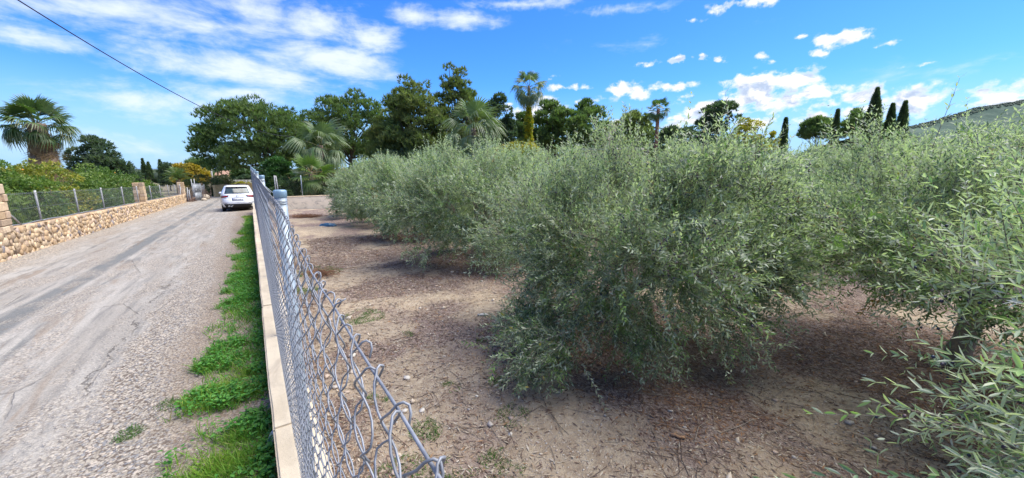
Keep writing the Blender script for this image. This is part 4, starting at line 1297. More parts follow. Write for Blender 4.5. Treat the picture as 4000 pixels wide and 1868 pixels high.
tree('aleppo_pine', 'mid green pine filling the gap between the two big umbrella pines', 'pine tree', 1140, 1330, 430, 650, 58, 'pine', 'bush', 50, 3600, .2, seed=141, depth=2.5)
tree('aleppo_pine', 'mid green pine behind the drooping fan palm and dark conifer', 'pine tree', 1790, 1990, 395, 650, 60, 'aleppo', 'bush', 50, 3400, .2, seed=142, depth=2.5)
tree('aleppo_pine', 'low pine between the vine clad palm and the rocky hill gap', 'pine tree', 2010, 2330, 455, 650, 62, 'pine', 'bush', 60, 3800, .16, seed=143, depth=2.5)
tree('green_shrub', 'low dark tree belt left of the dark wispy pine', 'shrub', 2420, 2740, 500, 640, 56, 'dark', 'bush', 50, 3000, .15, seed=144, depth=2.0)

# citrus behind the left wall fence
def citrus(label, x, y, w, h, style, seed, n=3400, fruit=10, zb=.35):
    """placed by plan position"""
    r = np.random.default_rng(seed)
    p = Vector((x, y, 0))
    rt = x * CH - y * SH; fw = x * SH + y * CH
    z0 = gz(y) - .1 + zb; z1 = gz(y) - .1 + h + .32
    def pxy(z):
        dz = z - CAMZ; dep = fw * CP - dz * SP
        return 2000 + 1506 * rt / dep, 934 - 1506 * (dz * CP + fw * SP) / dep, dep
    a = pxy(z0); b = pxy(z1)
    hw = w / a[2] * 1506
    return tree('citrus_tree', label, 'citrus tree', a[0] - hw, a[0] + hw, b[1], a[1], a[2], style, 'bush', 46, n, .24, seed=seed, group='citrus trees behind the stone wall', fruit=fruit)
citrus('citrus tree at the left edge, lime green with yellowing leaves', -7.0, 14.6, 1.2, 2.45, 'citrus_yellow', 51, 2600, 6)
citrus('deep green citrus tree under the shaggy palm', -7.0, 17.2, 1.7, 2.75, 'citrus', 52, 4600, 12)
citrus('green citrus tree with oranges, second along the wall fence', -7.2, 20.6, 1.8, 2.65, 'citrus', 53, 4600, 14)
citrus('yellow leaved citrus tree, third along the wall fence', -7.0, 23.6, 1.5, 2.7, 'citrus_yellow', 54, 3400, 8)
citrus('low citrus tree with pale fruit behind the mid fence posts', -6.9, 27.0, 1.5, 1.9, 'citrus', 55, 3000, 8)
citrus('dark green citrus tree behind the middle stone pillar', -7.4, 31.2, 2.0, 2.75, 'citrus', 56, 4000, 8)
citrus('green citrus tree between the middle and far pillars', -7.5, 35.6, 2.0, 2.8, 'citrus', 57, 3600, 6)
citrus('bushy citrus tree nearest the little date palm', -7.4, 40.0, 1.8, 2.5, 'citrus', 58, 3000, 4)

# ------------------------------------------------------------------ palms
def fan_mesh(seed, Lp, Rf, nseg=30, arc=R_(215), droop=.35, cup=.25, cols=((.06, .105, .03), (.085, .135, .04)), tipcol=(.20, .18, .09), pet=(.16, .17, .06), split=.5, sag=.1):
    r = np.random.default_rng(seed)
    a = Acc()
    x = np.linspace(0, Lp, 5); Pz = -sag * (x / max(Lp, .01)) ** 2 * Lp
    V, F = tube(np.column_stack([x, x * 0, Pz]), np.linspace(.022, .011, 5), 5); a.add(V, F, pet)
    hub = np.array([Lp, 0, Pz[-1]])
    dth = arc / nseg
    for i in range(nseg):
        th = -arc / 2 + dth * (i + .5)
        R = Rf * (1 - .22 * abs(th / (arc / 2)) ** 2) * r.uniform(.92, 1.05)
        dr = droop * r.uniform(.7, 1.3)
        def pt(rad, da, lift=0):
            q = rad / Rf
            t2 = th + da
            z = -dr * Rf * max(0, q - .3) ** 2 * 1.6 - cup * rad * abs(math.sin(t2 * .75)) ** 1.5 + lift
            sh = 1 - .12 * dr * q
            return hub + np.array([math.cos(t2) * rad * sh, math.sin(t2) * rad * sh, z])
        h = dth / 2
        r1 = split * R; r2 = .80 * R
        jt = r.normal() * .02
        Vs = [hub, pt(r1, -h), pt(r1, 0, .02 * Rf), pt(r1, h), pt(r2, -h * .42 + jt), pt(r2, jt, .008 * Rf), pt(r2, h * .42 + jt), pt(R, jt * 1.6, -dr * .12 * Rf)]
        c = np.array(cols[0]) + (np.array(cols[1]) - np.array(cols[0])) * r.random()
        C = np.tile(c, (8, 1)); C[7] = tipcol
        a.V.append(np.array(Vs)); a.C.append(C)
        a.F.setdefault(3, []).append(np.array([(0, 1, 2), (0, 2, 3), (4, 7, 5), (5, 7, 6)]) + a.n)
        a.F.setdefault(4, []).append(np.array([(1, 4, 5, 2), (2, 5, 6, 3)]) + a.n)
        a.n += 8
    return a.mesh('frond', M['palm'])

GREEN = [fan_mesh(i, 1.0, .95, 22, droop=d, cup=.22, split=.62) for i, d in ((1, .18), (2, .4), (3, .75), (4, 1.1))]
DEAD = [fan_mesh(i, .8, .9, 24, R_(150), 1.3, .9, ((.27, .17, .085), (.36, .24, .13)), (.32, .22, .12), (.24, .15, .08), .6, .3) for i in (11, 12)]
LONG = [fan_mesh(i, 1.0, 1.0, 22, droop=d, cup=.3, cols=((.10, .150, .062), (.155, .205, .10)), tipcol=(.24, .26, .16), split=.55) for i, d in ((21, .5), (22, 1.1), (23, 1.6))]
FRESH = [fan_mesh(i, .75, 1.0, 24, R_(230), d, .15, ((.085, .15, .032), (.125, .195, .045)), (.20, .21, .06), (.36, .28, .11)) for i, d in ((31, .1), (32, .25), (33, .5))]

def palm(label, px, pyc, t, scale, meshes, nfr=26, elev=(80, -35), dead=0, trunk_r=.14, seed=1, skirt_r=0, group=None, trunk_col=(.17, .13, .10), boots=False, base_dx=0.0):
    r = np.random.default_rng(seed)
    c = at(px, pyc, t)
    base = Vector((c.x + base_dx, c.y, gz(c.y) - .12))
    root = thing('fan_palm', base, label, 'palm tree', group)
    h = c.z - base.z
    q = np.linspace(0, 1, 40)
    rad = trunk_r * (1.25 - .35 * q) * (1 + .06 * np.sin(np.arange(40) * 2.2))
    V, F = tube(np.column_stack([-base_dx * q ** 1.5, q * 0, -.1 + q * (h + .05)]), rad, 12)
    colr = np.repeat(np.array(trunk_col)[None] * (0.8 + .4 * r.random((40, 1))), 12, 0)
    mk('trunk', V, F, M['bark'], colr, root, True)
    for i in range(nfr):
        f = i / max(1, nfr - 1)
        el = R_(elev[0] + (elev[1] - elev[0]) * f ** .8 + r.normal() * 6)
        az = i * 2.39996 + r.normal() * .2
        mi = min(len(meshes) - 1, int(f * len(meshes) + r.random() * .6))
        o = ob('frond', meshes[mi], root, (-base_dx + .06 * math.cos(az), .06 * math.sin(az), h - f * .35 * scale), (r.normal() * .15, -el, az), (scale * r.uniform(.85, 1.1),) * 3)
    for i in range(dead):
        f = i / max(1, dead - 1)
        az = i * 2.39996
        el = R_(-62 - 24 * r.random())
        o = ob('dead_frond', DEAD[i % 2], root, (-base_dx + skirt_r * math.cos(az), skirt_r * math.sin(az), h - .25 - f * h * .28), (r.normal() * .3, -el, az), (scale * r.uniform(.8, 1.1),) * 3)
    return root
palm('shaggy fan palm with a thick skirt of dead brown fronds on the left', 140, 478, 17, .66, GREEN, 40, (84, -30), 70, .34, 61, .34)
palm('low bright green fan palm right behind the garden fence', 1213, 668, 29.5, 1.05, FRESH, 22, (78, -62), 5, .16, 62)
palm('taller drooping fan palm behind the low bright one', 1252, 566, 33, 1.32, LONG, 32, (82, -50), 4, .2, 63)
palm('big drooping fan palm rising above the olive crowns', 1850, 500, 30, 1.28, LONG, 34, (84, -58), 5, .2, 64)
palm('tallest slender palm with yellow vine climbing its trunk', 2066, 335, 40, 1.02, LONG, 26, (80, -68), 0, .15, 65)
palm('small distant palm with a reddish upper trunk', 2572, 424, 44, .72, GREEN, 26, (80, -55), 0, .20, 66, trunk_col=(.24, .13, .09))
palm('young fan palm low beside the small distant palm', 2520, 560, 50, .8, GREEN, 16, (75, -10), 0, .12, 67)
# vine on the tall palm
def vine():
    c = at(2066, 420, 40); c2 = at(2060, 640, 40)
    root = thing('climbing_vine', (c.x, c.y, gz(c.y) - .1), 'yellow green vine wrapped round the tall palm trunk', 'vine')
    r = np.random.default_rng(70); n = 2600
    H = c.z - (gz(c.y) - .1)
    z = r.random(n) ** .9 * H
    f = z / H
    wid = np.interp(f, [0, .25, .4, .55, .8, 1.0], [1.7, 1.4, .75, .42, .36, .15]) * (1 + .3 * np.sin(z * 2.7))
    a = r.uniform(0, 6.28, n); rr = wid * r.uniform(.5, 1, n)
    P = np.column_stack([np.cos(a) * rr, np.sin(a) * rr, z])
    pal = np.array([(.50, .41, .03), (.40, .38, .04), (.18, .25, .04), (.56, .45, .04)])
    V, F, cc = tufts(P, unit(np.column_stack([np.cos(a), np.sin(a), a * 0 + .1])), 5, .24, .14, .8, r, 'dia', pal[r.integers(0, 4, n)])
    o = mk('foliage', V, F, M['leaf'], cc, root); o['kind'] = 'stuff'
    acc = Acc()
    for i in range(5):
        t = np.linspace(0, 1, 20)
        V, F = tube(np.column_stack([.2 * np.cos(t * 9 + i), .2 * np.sin(t * 9 + i), t * H * .95]), .02, 5); acc.add(V, F, (.12, .09, .06))
    acc.build('stem', M['bark'], root, True)
vine()

def date_palm(label, px, pyc, t, scale, seed):
    r = np.random.default_rng(seed)
    c = at(px, pyc, t); base = Vector((c.x, c.y, gz(c.y) - .12)); h = c.z - base.z
    root = thing('date_palm', base, label, 'palm tree')
    V, F = tube([(0, 0, -.1), (0, 0, h * .5), (0, 0, h)], [.26, .24, .22], 10); mk('trunk', V, F, M['bark'], np.broadcast_to((.2, .14, .08), V.shape), root)
    a = Acc()
    s = np.linspace(0, 1, 26); X = s * 1.5; Z = .35 * np.sin(s * 1.9) - .55 * s ** 2.5
    V, F = tube(np.column_stack([X, X * 0, Z]), np.linspace(.02, .006, 26), 4); a.add(V, F, (.16, .19, .06))
    for sg in (-1, 1):
        P = np.column_stack([X[3:], X[3:] * 0, Z[3:]]); n = len(P)
        D = unit(np.column_stack([np.full(n, .55), np.full(n, sg * 1.0), np.full(n, -.15)]))
        V, F, m = leaves(P, D, np.tile([0, 0, 1.0], (n, 1)), .42 * np.sin(np.linspace(.5, 2.7, n)) + .08, .03, 'dia', .2)
        a.add(V, F, (.11, .175, .045))
    me = a.mesh('frond', M['palm'])
    for i in range(30):
        f = i / 29
        ob('frond', me, root, (0, 0, h), (r.normal() * .2, -R_(75 - 75 * f), i * 2.39996), (scale * r.uniform(.85, 1.1),) * 3)
date_palm('little feather leaved palm behind the far stone pillar', 695, 700, 44, 1.0, 81)

# ------------------------------------------------------------------ parked car (rear view)
def car():
    y0 = 29.6; xc = -.76
    root = thing('parked_car', (xc, y0, gz(y0 + 1) + .012), 'white compact SUV parked on the road beyond the fence, seen from behind', 'car')
    root.rotation_euler = (-math.atan(.028), 0, 0)
    m, k = newmat('white_car_paint')
    nd = k.n('ShaderNodeBsdfPrincipled'); nd.inputs['Base Color'].default_value = (.78, .79, .80, 1); nd.inputs['Roughness'].default_value = .3
    nd.inputs['Coat Weight'].default_value = .6; nd.inputs['Coat Roughness'].default_value = .06
    k.out(nd.outputs[0]); paint = m
    m, k = newmat('car_glass'); k.out(k.pbr(k.mix(k.sstep(k.noise(k.pos(), 2.2, 3), .4, .6), (.012, .018, .022), (.05, .075, .08)), .06, .6)); glass = m
    red = m_plain('tail_lamp_red', (.42, .012, .02), .2, .6); darkred = m_plain('tail_lamp_smoked', (.05, .006, .01), .2, .6)
    chrome = m_plain('chrome', (.62, .63, .65), .18, .5, 1.0); plate = m_plain('plate_white', (.75, .76, .78), .4, .4)
    ink = m_plain('plate_ink', (.02, .02, .025), .5, .3); blue = m_plain('plate_blue', (.03, .08, .35), .5, .3)
    Z = np.array([.30, .42, .60, .74, .86, .98, 1.06, 1.16, 1.32, 1.48, 1.56, 1.62, 1.655])
    YR = np.array([.10, .02, .00, .02, .07, .10, .12, .17, .29, .42, .47, .62, 1.0])
    YF = np.array([4.40, 4.47, 4.48, 4.47, 4.42, 4.28, 3.55, 3.32, 2.98, 2.62, 2.42, 2.2, 1.9])
    HW = np.array([.84, .895, .915, .92, .918, .91, .895, .865, .79, .715, .675, .62, .50])
    NEXP = 5.0
    def rear_y(x, z):
        w = np.interp(z, Z, HW); a = np.interp(z, Z, YR); b = np.interp(z, Z, YF); c = (a + b) / 2; d = (b - a) / 2
        return c - d * (1 - np.minimum(.999, np.abs(x) / w) ** NEXP) ** (1 / NEXP) * 1.0
    a = np.linspace(0, 2 * PI, 64, endpoint=False)
    ca = np.sign(np.cos(a)) * np.abs(np.cos(a)) ** (2 / NEXP); sa = np.sign(np.sin(a)) * np.abs(np.sin(a)) ** (2 / NEXP)
    zz = np.interp(np.linspace(0, 12, 49), np.arange(13), Z)
    V = []
    for z in zz:
        w = np.interp(z, Z, HW); y_a = np.interp(z, Z, YR); y_b = np.interp(z, Z, YF)
        V.append(np.column_stack([w * ca, (y_a + y_b) / 2 + (y_b - y_a) / 2 * sa, np.full(64, z)]))
    V = np.concatenate(V); n = len(zz)
    i = np.arange(n - 1)[:, None] * 64; j = np.arange(64)[None]; j2 = (j + 1) % 64
    F = [np.stack([i + j, i + j2, i + 64 + j2, i + 64 + j], -1).reshape(-1, 4), np.arange(64)[::-1][None], (np.arange(64) + (n - 1) * 64)[None]]
    body = mk('body', V, F, paint, parent=root, smooth=True)
    def rpatch(name, corners, mat, out=.008, nu=14, nv=6, parent=root, thick=.004):
        """patch on the tail; corners (x,z): bl, br, tr, tl"""
        c = np.array(corners, float)
        U, W = np.meshgrid(np.linspace(0, 1, nu), np.linspace(0, 1, nv))
        Q = (1 - U)[..., None] * (1 - W)[..., None] * c[0] + U[..., None] * (1 - W)[..., None] * c[1] + U[..., None] * W[..., None] * c[2] + (1 - U)[..., None] * W[..., None] * c[3]
        X = Q[..., 0]; Zz = Q[..., 1]
        Y = rear_y(X, Zz) - out
        V1 = np.stack([X, Y, Zz], -1).reshape(-1, 3); V2 = V1 + [0, out + thick, 0]
        ii = np.arange(nv - 1)[:, None] * nu + np.arange(nu - 1)[None]
        Fq = np.stack([ii, ii + 1, ii + nu + 1, ii + nu], -1).reshape(-1, 4)
        rim = np.concatenate([np.arange(nu), np.arange(1, nv) * nu + nu - 1, np.arange(nu - 2, -1, -1) + (nv - 1) * nu, np.arange(nv - 2, 0, -1) * nu])
        N = nu * nv; r2 = np.roll(rim, -1)
        Fr = np.stack([rim, rim + N, r2 + N, r2], -1)
        return mk(name, np.concatenate([V1, V2]), [Fq, Fr], mat, parent=parent, smooth=False)
    rpatch('rear_window', [(-.66, 1.13), (.66, 1.13), (.56, 1.47), (-.56, 1.47)], glass, .008, 20, 10)
    rpatch('window_surround', [(-.60, 1.475), (.60, 1.475), (.50, 1.545), (-.50, 1.545)], M['black'], .03, 14, 4)
    sp = rpatch('spoiler', [(-.56, 1.55), (.56, 1.55), (.52, 1.60), (-.52, 1.60)], paint, .07, 14, 4)
    rpatch('brake_light', [(-.2, 1.525), (.2, 1.525), (.2, 1.545), (-.2, 1.545)], darkred, .036, 6, 2)
    for s in (-1, 1):
        t = rpatch('tail_light', [(s * .50, .93), (s * .885, .86), (s * .885, .99), (s * .44, 1.03)], darkred, .014, 14, 6)
        rpatch('lens', [(s * .54, .95), (s * .82, .905), (s * .80, .965), (s * .52, .995)], red, .018, 10, 4, parent=t)
        rpatch('tail_light', [(s * .55, .845), (s * .70, .85), (s * .70, .866), (s * .55, .862)], chrome, .006, 6, 2)['label'] = 'small chrome badge lettering strip'
        rpatch('reflector', [(s * .55, .545), (s * .85, .545), (s * .85, .565), (s * .55, .565)], darkred, .012, 6, 2)
    rpatch('bumper_strip', [(-.895, .575), (.895, .575), (.895, .590), (-.895, .590)], chrome, .008, 40, 2)
    rpatch('lower_bumper', [(-.66, .30), (.66, .30), (.74, .505), (-.74, .505)], M['black'], .012, 24, 5)
    rpatch('hatch_crease', [(-.50, .862), (.50, .862), (.50, .874), (-.50, .874)], M['black'], .003, 14, 2)
    pl = rpatch('number_plate', [(-.27, .72), (.27, .72), (.27, .835), (-.27, .835)], plate, .016, 4, 2)
    rpatch('plate_frame', [(-.285, .705), (.285, .705), (.285, .85), (-.285, .85)], ink, .010, 4, 2, parent=pl)
    rpatch('blue_band', [(-.27, .72), (-.235, .72), (-.235, .835), (-.27, .835)], blue, .019, 2, 2, parent=pl)
    cu = bpy.data.curves.new('plate_number', 'FONT'); cu.body = '4587 KPG'; cu.size = .118; cu.align_x = 'CENTER'; cu.align_y = 'CENTER'; cu.extrude = .0006
    cu.materials.append(ink)
    tmp = bpy.data.objects.new('tmp', cu); COL.objects.link(tmp); dg = bpy.context.evaluated_depsgraph_get()
    tme = bpy.data.meshes.new_from_object(tmp.evaluated_get(dg)); bpy.data.objects.remove(tmp)
    o = ob('plate_number', tme, pl, (.017, float(rear_y(np.array(0.), np.array(.775))) - .021, .777), (PI / 2, 0, 0))
    # round emblem: ring and strokes
    e = Acc(); t = np.linspace(0, 2 * PI, 25); yc = float(rear_y(np.array(0.), np.array(.96))) - .012
    V, F = tube(np.column_stack([.062 * np.cos(t), t * 0 + yc, .96 + .062 * np.sin(t)]), .006, 6); e.add(V, F)
    for pts in ([(-.03, .05), (0, .005), (.03, .05)], [(-.05, .02), (-.025, -.05), (0, -.008), (.025, -.05), (.05, .02)]):
        V, F = tube([(p[0], yc, .96 + p[1]) for p in pts], .005, 5); e.add(V, F)
    e.build('emblem', chrome, root, True, False)
    w = Acc(); V, F = tube([(-.02, .12, 1.15), (.12, .16, 1.165), (.30, .19, 1.19)], .008, 5); w.add(V, F); w.build('wiper', M['black'], root, False, False)
    for s in (0, 1):
        t = np.linspace(0, 2 * PI, 17); V, F = tube(np.column_stack([-.47 + s * .13 + .042 * np.cos(t), t * 0 - .02, .365 + .032 * np.sin(t)]), .009, 6)
        mk('exhaust_pipe', V, F, chrome, parent=root, smooth=True)
    # sides: windows, rails, mirrors
    def side_x(y, z):
        w = np.interp(z, Z, HW); a_ = np.interp(z, Z, YR); b_ = np.interp(z, Z, YF); c = (a_ + b_) / 2; d = (b_ - a_) / 2
        return w * (1 - np.minimum(.999, np.abs(y - c) / d) ** NEXP) ** (1 / NEXP)
    for s in (-1, 1):
        for (q0, q1, q2, q3) in (((.62, 1.14), (1.25, 1.13), (1.25, 1.47), (1.0, 1.45)), ((1.32, 1.12), (2.15, 1.11), (2.1, 1.49), (1.32, 1.48)), ((2.22, 1.11), (3.1, 1.11), (2.55, 1.44), (2.17, 1.49))):
            c = np.array([q0, q1, q2, q3]); U, W = np.meshgrid(np.linspace(0, 1, 8), np.linspace(0, 1, 6))
            Q = (1 - U)[..., None] * (1 - W)[..., None] * c[0] + U[..., None] * (1 - W)[..., None] * c[1] + U[..., None] * W[..., None] * c[2] + (1 - U)[..., None] * W[..., None] * c[3]
            V1 = np.stack([s * (side_x(Q[..., 0], Q[..., 1]) + .007), Q[..., 0], Q[..., 1]], -1).reshape(-1, 3)
            ii = np.arange(5)[:, None] * 8 + np.arange(7)[None]
            mk('side_window', V1, np.stack([ii, ii + 1, ii + 9, ii + 8], -1).reshape(-1, 4), glass, parent=root)
        V, F = tube([(s * .52, .75, 1.655), (s * .54, .85, 1.69), (s * .55, 1.6, 1.71), (s * .54, 2.3, 1.68), (s * .53, 2.45, 1.61)], .016, 6)
        mk('roof_rail', V, F, M['black'], parent=root, smooth=True)
        V = ICO2[0] * np.array([.10, .07, .075]) + np.array([s * .98, 3.0, 1.13]); mk('wing_mirror', V, ICO2[1], paint, parent=root, smooth=True)
        for yw in (.93, 3.55):
            prof = [(.19, .0), (.22, .02), (.325, .02), (.345, .05), (.35, .115), (.345, .18), (.325, .21), (.22, .21), (.19, .2)]
            t = np.arange(28) * 2 * PI / 28
            xs = [s * (.90 - .235 + b_) if False else s * (.665 + b_) for _, b_ in prof]
            Vw = np.array([(xs[i_], yw + p[0] * math.cos(a_), .35 + p[0] * math.sin(a_)) for i_, p in enumerate(prof) for a_ in t])
            ii = np.arange(len(prof) - 1)[:, None] * 28; jj = np.arange(28)[None]; kk = (jj + 1) % 28
            wh = ob('wheel', None, root)
            mk('tyre', Vw, np.stack([ii + jj, ii + kk, ii + 28 + kk, ii + 28 + jj], -1).reshape(-1, 4), M['rubber'], parent=wh, smooth=True)
            rm = Acc()
            for q in range(5):
                a_ = q * 2 * PI / 5
                V, F = tube([(s * .85, yw, .35), (s * .86, yw + .21 * math.cos(a_), .35 + .21 * math.sin(a_))], [.05, .035], 6); rm.add(V, F)
            V, F = tube([(s * .70, yw, .35), (s * .72, yw, .35)], .215, 24); rm.add(V, F)
            rm.build('rim', chrome, wh, False, False)
            # dark arch liner
            t2 = np.linspace(0, PI, 20)
            arc_o = np.array([(s * (side_x(np.array(yw), np.array(.6)) + .004), yw + .42 * math.cos(q), .34 + .42 * math.sin(q)) for q in t2])
            arc_i = np.array([(s * (side_x(np.array(yw), np.array(.6)) + .004), yw + .34 * math.cos(q), .34 + .34 * math.sin(q)) for q in t2])
            ii = np.arange(19)
            mk('wheel_arch', np.concatenate([arc_o, arc_i]), np.stack([ii, ii + 1, ii + 21, ii + 20], -1), M['black'], parent=root)
    u = Acc(); u.box(-.72, .72, .35, 4.2, .21, .32); u.build('underbody', M['black'], root, False, False)
    V = np.array([(-.012, .95, 1.655), (.012, .95, 1.655), (-.012, 1.12, 1.66), (.012, 1.12, 1.66), (0, .93, 1.72), (0, .98, 1.72)])
    mk('antenna_fin', V, [np.array([(0, 1, 4), (2, 5, 3)]), np.array([(0, 4, 5, 2), (1, 3, 5, 4)])], M['black'], parent=root)
car()

# ------------------------------------------------------------------ far left: gate, pole, farmhouse, ochre wall
def box_thing(name, label, cat, mat, boxes, loc, rz=0, part='body'):
    root = thing(name, loc, label, cat, rz=rz)
    for nm, mt, b in boxes:
        a = Acc(); a.box(*b); a.build(nm, mt, root, False, False)
    return root
def left_far():
    gm = m_plain('old_gate_metal', (.23, .245, .265), .6, .4, .3, .3, 6, .2, 40)
    wood = m_plain('old_wood', (.20, .15, .11), .9, .1, 0, .4, 10, .5, 40)
    # gate leaf standing ajar
    p = Vector((-4.75, 49.6, gz(49.6)))
    g = thing('metal_gate', p, 'old grey sheet metal gate leaf standing ajar past the stone wall', 'gate', rz=R_(66))
    for nm, b in (('panel', (.06, 1.14, -.012, .012, .86, 1.66)), ('panel', (.06, 1.14, -.012, .012, .06, .82)), ('frame', (0, .055, -.03, .03, 0, 1.78)), ('frame', (1.145, 1.2, -.03, .03, 0, 1.72)),
                  ('rail', (.055, 1.145, -.025, .025, .822, .858)), ('rail', (.055, 1.145, -.025, .025, 1.662, 1.70)), ('rail', (.055, 1.145, -.025, .025, .02, .058)), ('latch', (.30, .36, -.05, -.013, .95, 1.2))):
        a = Acc(); a.box(*b); a.build(nm, gm if nm != 'latch' else M['concrete_post'], g, False, False)
    p = Vector((-4.9, 57.5, gz(57.5)))
    g = thing('metal_gate', p, 'second smaller grey gate further on behind the dry bush', 'gate', rz=R_(70))
    for nm, b in (('panel', (.05, .9, -.012, .012, .5, 1.45)), ('frame', (0, .05, -.03, .03, 0, 1.6)), ('frame', (.9, .95, -.03, .03, 0, 1.6))):
        a = Acc(); a.box(*b); a.build(nm, gm, g, False, False)
    for i, (x, y, h, lean, lab) in enumerate(((-5.1, 47.6, 1.35, .1, 'short leaning post just past the stone wall'), (-5.0, 48.4, 1.15, .02, 'thin post between the stone wall and the old gate'), (-4.75, 50.95, 2.2, .02, 'tall post at the hinge of the old gate'), (-5.0, 51.6, 2.2, -.03, 'second tall post behind the old gate'),
                                              (-4.8, 56.4, 1.7, .03, 'wooden post by the smaller gate'), (-4.7, 58.6, 1.75, -.08, 'slanting wooden post by the ochre wall'))):
        V, F = tube([(0, 0, -.1), (lean * .5, 0, h * .5), (lean, 0, h)], [.045, .04, .035], 8)
        o = mk('fence_post', V, F, wood if i > 3 else M['concrete_post'], smooth=True); o.location = (x, y, gz(y)); tag(o, lab, 'post', 'posts past the stone wall')
    # dry brush pile and reddish stones
    r = np.random.default_rng(90)
    a = Acc()
    for i in range(300):
        c = np.array([r.uniform(-.9, .6), r.uniform(-1.3, 1.6), r.uniform(0, .35)]); d = unit(r.normal(size=3) * [1, 1, .35]) * r.uniform(.15, .5)
        V, F = tube([c - d, c + d], .012, 4, False); a.add(V, F, np.array([(.16, .10, .075), (.21, .14, .10), (.12, .08, .07)][i % 3]))
    o = a.build('brush_pile', M['litter']); o.location = (-5.4, 48.6, gz(48.6)); tag(o, 'heap of dry reddish brush beside the old gate', 'brush pile')
    a = Acc()
    for i in range(260):
        h = r.uniform(.4, 1.5); x = r.normal() * .5; y = r.normal() * 1.3
        V, F = tube([(x, y, 0), (x + r.normal() * .1, y + r.normal() * .15, h * .6), (x + r.normal() * .25, y + r.normal() * .3, h)], [.012, .009, .004], 4, False); a.add(V, F, (.20, .145, .11))
    o = a.build('dry_bush', M['litter']); o.location = (-5.0, 54.0, gz(54)); tag(o, 'brown dry stemmed bush between the two gates', 'bush')
    V = ICO2[0] * (1 + .16 * (vnoise(ICO2[0][:, 0] * 3, ICO2[0][:, 1] * 3 + ICO2[0][:, 2] * 2, .8, 5)[:, None] - .5)) * np.array([.42, .7, .33])
    o = mk('boulder', V, ICO2[1], M['stone'], np.broadcast_to((.42, .36, .28), V.shape)); o.location = (-4.3, 54.6, gz(54.6) + .2); tag(o, 'pale boulder by the road between the gates', 'boulder')
    V2 = V * np.array([.6, .45, .5])
    o = mk('boulder', V2, ICO2[1], M['stone'], np.broadcast_to((.42, .35, .26), V2.shape)); o.location = (-4.1, 50.2, gz(50.2) + .1); tag(o, 'low tan stone at the foot of the old gate', 'boulder')
    # concrete utility pole, slightly leaning
    c = at(817, 628, 60); b = at(832, 712, 60)
    zb = gz(b.y) - .1
    k = (c.z - zb) / (c.z - b.z)
    top = np.array([c.x - b.x, c.y - b.y, c.z - zb]); top[:2] *= .35
    o = thing('utility_pole', (b.x, b.y, zb), 'grey concrete utility pole leaning behind the feathery shrub', 'pole')
    V, F = tube([(0, 0, 0), tuple(top * .5), tuple(top)], [.16, .13, .10], 8); mk('shaft', V, F, M['concrete_post'], parent=o)
    a = Acc(); a.box(-.5, .5, -.05, .05, top[2] - .25, top[2] - .17); q = a.build('cross_arm', M['galv'], o, False, False); q.location = (top[0], top[1], 0)
    # farmhouse
    wm = m_plain('ochre_plaster', (.47, .33, .18), .9, .1, 0, .15, 1.5, .2, 20); rm = m_plain('terracotta', (.36, .23, .17), .9, .1, 0, .2, 6)
    c = at(895, 700, 95); zb = gz(c.y) - .1; ze = at(900, 684, 95).z; zr = at(900, 668, 95).z
    h = thing('farmhouse', (c.x, c.y, zb), 'ochre farmhouse with low terracotta roof behind the parked car', 'house', rz=-HEAD * .6)
    a = Acc(); a.box(-4.6, 3.2, 0, 7, 0, ze - zb); a.build('wall', wm, h, False, False)
    a = Acc()
    e = ze - zb; rg = zr - zb
    a.add([(-5, -.5, e), (3.6, -.5, e), (3.6, 7.5, e), (-5, 7.5, e), (-2.6, 3.5, rg), (1.5, 3.5, rg)], [np.array([(0, 1, 5, 4), (2, 3, 4, 5)]), np.array([(1, 2, 5), (3, 0, 4)])]); roof = a.build('roof', rm, h, False, False)
    for i in range(28):   # rows of cover tiles
        x = -4.6 + i * .3
        f = min(1, max(0, (x + 5) / 2.4), (3.6 - x) / 2.1)
        V, F = tube([(x, -.5, e + .03), (x, -.5 + 4 * f, e + .03 + (rg - e) * f)], .07, 5, False); mk('tile_row', V, F, rm, parent=roof)
    for x in (1.4,):
        a = Acc(); a.box(x, x + .75, -.05, .02, e - 1.5, e - .45); w = a.build('window', M['black'], h, False, False)
        a = Acc(); a.box(x - .08, x + .83, -.09, .0, e - 1.6, e - 1.51); a.build('sill', M['mortar'], w, False, False)
    # ochre roadside wall where the road bends
    c = at(905, 765, 52); c2 = at(862, 772, 50); 
    ow = thing('ochre_wall', (-3.9, 61, gz(61)), 'low ochre wall at the bend beyond the gates', 'wall', rz=R_(-38))
    wm2 = m_plain('ochre_wall_render', (.56, .40, .20), .92, .1, 0, .2, 1.2, .3, 20)
    bevel_box('wall_body', -.1, .25, 0, 14, -.3, 1.45, wm2, ow, (0, 0, 0), .03)
    bevel_box('pier', -.2, .4, 13.98, 14.6, -.3, 2.6, wm2, ow, (0, 0, 0), .03)
    V, F, m_ = spheres([(-.0, 14.3, 2.85)], .32, ICO2, (1, 1, .8)); mk('urn', V, F, M['black'], parent=ow, smooth=True)
    # pale picket fence and clipped hedge behind the car
    pf = thing('picket_fence', at(960, 712, 66), 'pale slatted fence on the bank behind the parked car', 'fence', rz=-.2)
    pm = m_plain('weathered_picket', (.50, .48, .44), .85, .1)
    for i in range(44):
        x = -4.2 + i * .2
        a = Acc(); a.add([(x, 0, -1.0), (x + .07, 0, -1.0), (x + .07 + .12, 0, .42), (x + .12, 0, .42), (x, .025, -1.0), (x + .07, .025, -1.0), (x + .19, .025, .42), (x + .12, .025, .42)],
                         [np.array([(0, 1, 2, 3), (5, 4, 7, 6), (0, 3, 7, 4), (1, 5, 6, 2), (3, 2, 6, 7)])]); a.build('slat', pm, pf, False, False)
    a = Acc(); a.box(-4.3, 4.7, .03, .06, -.1, -.02); a.build('rail', pm, pf, False, False)
left_far()
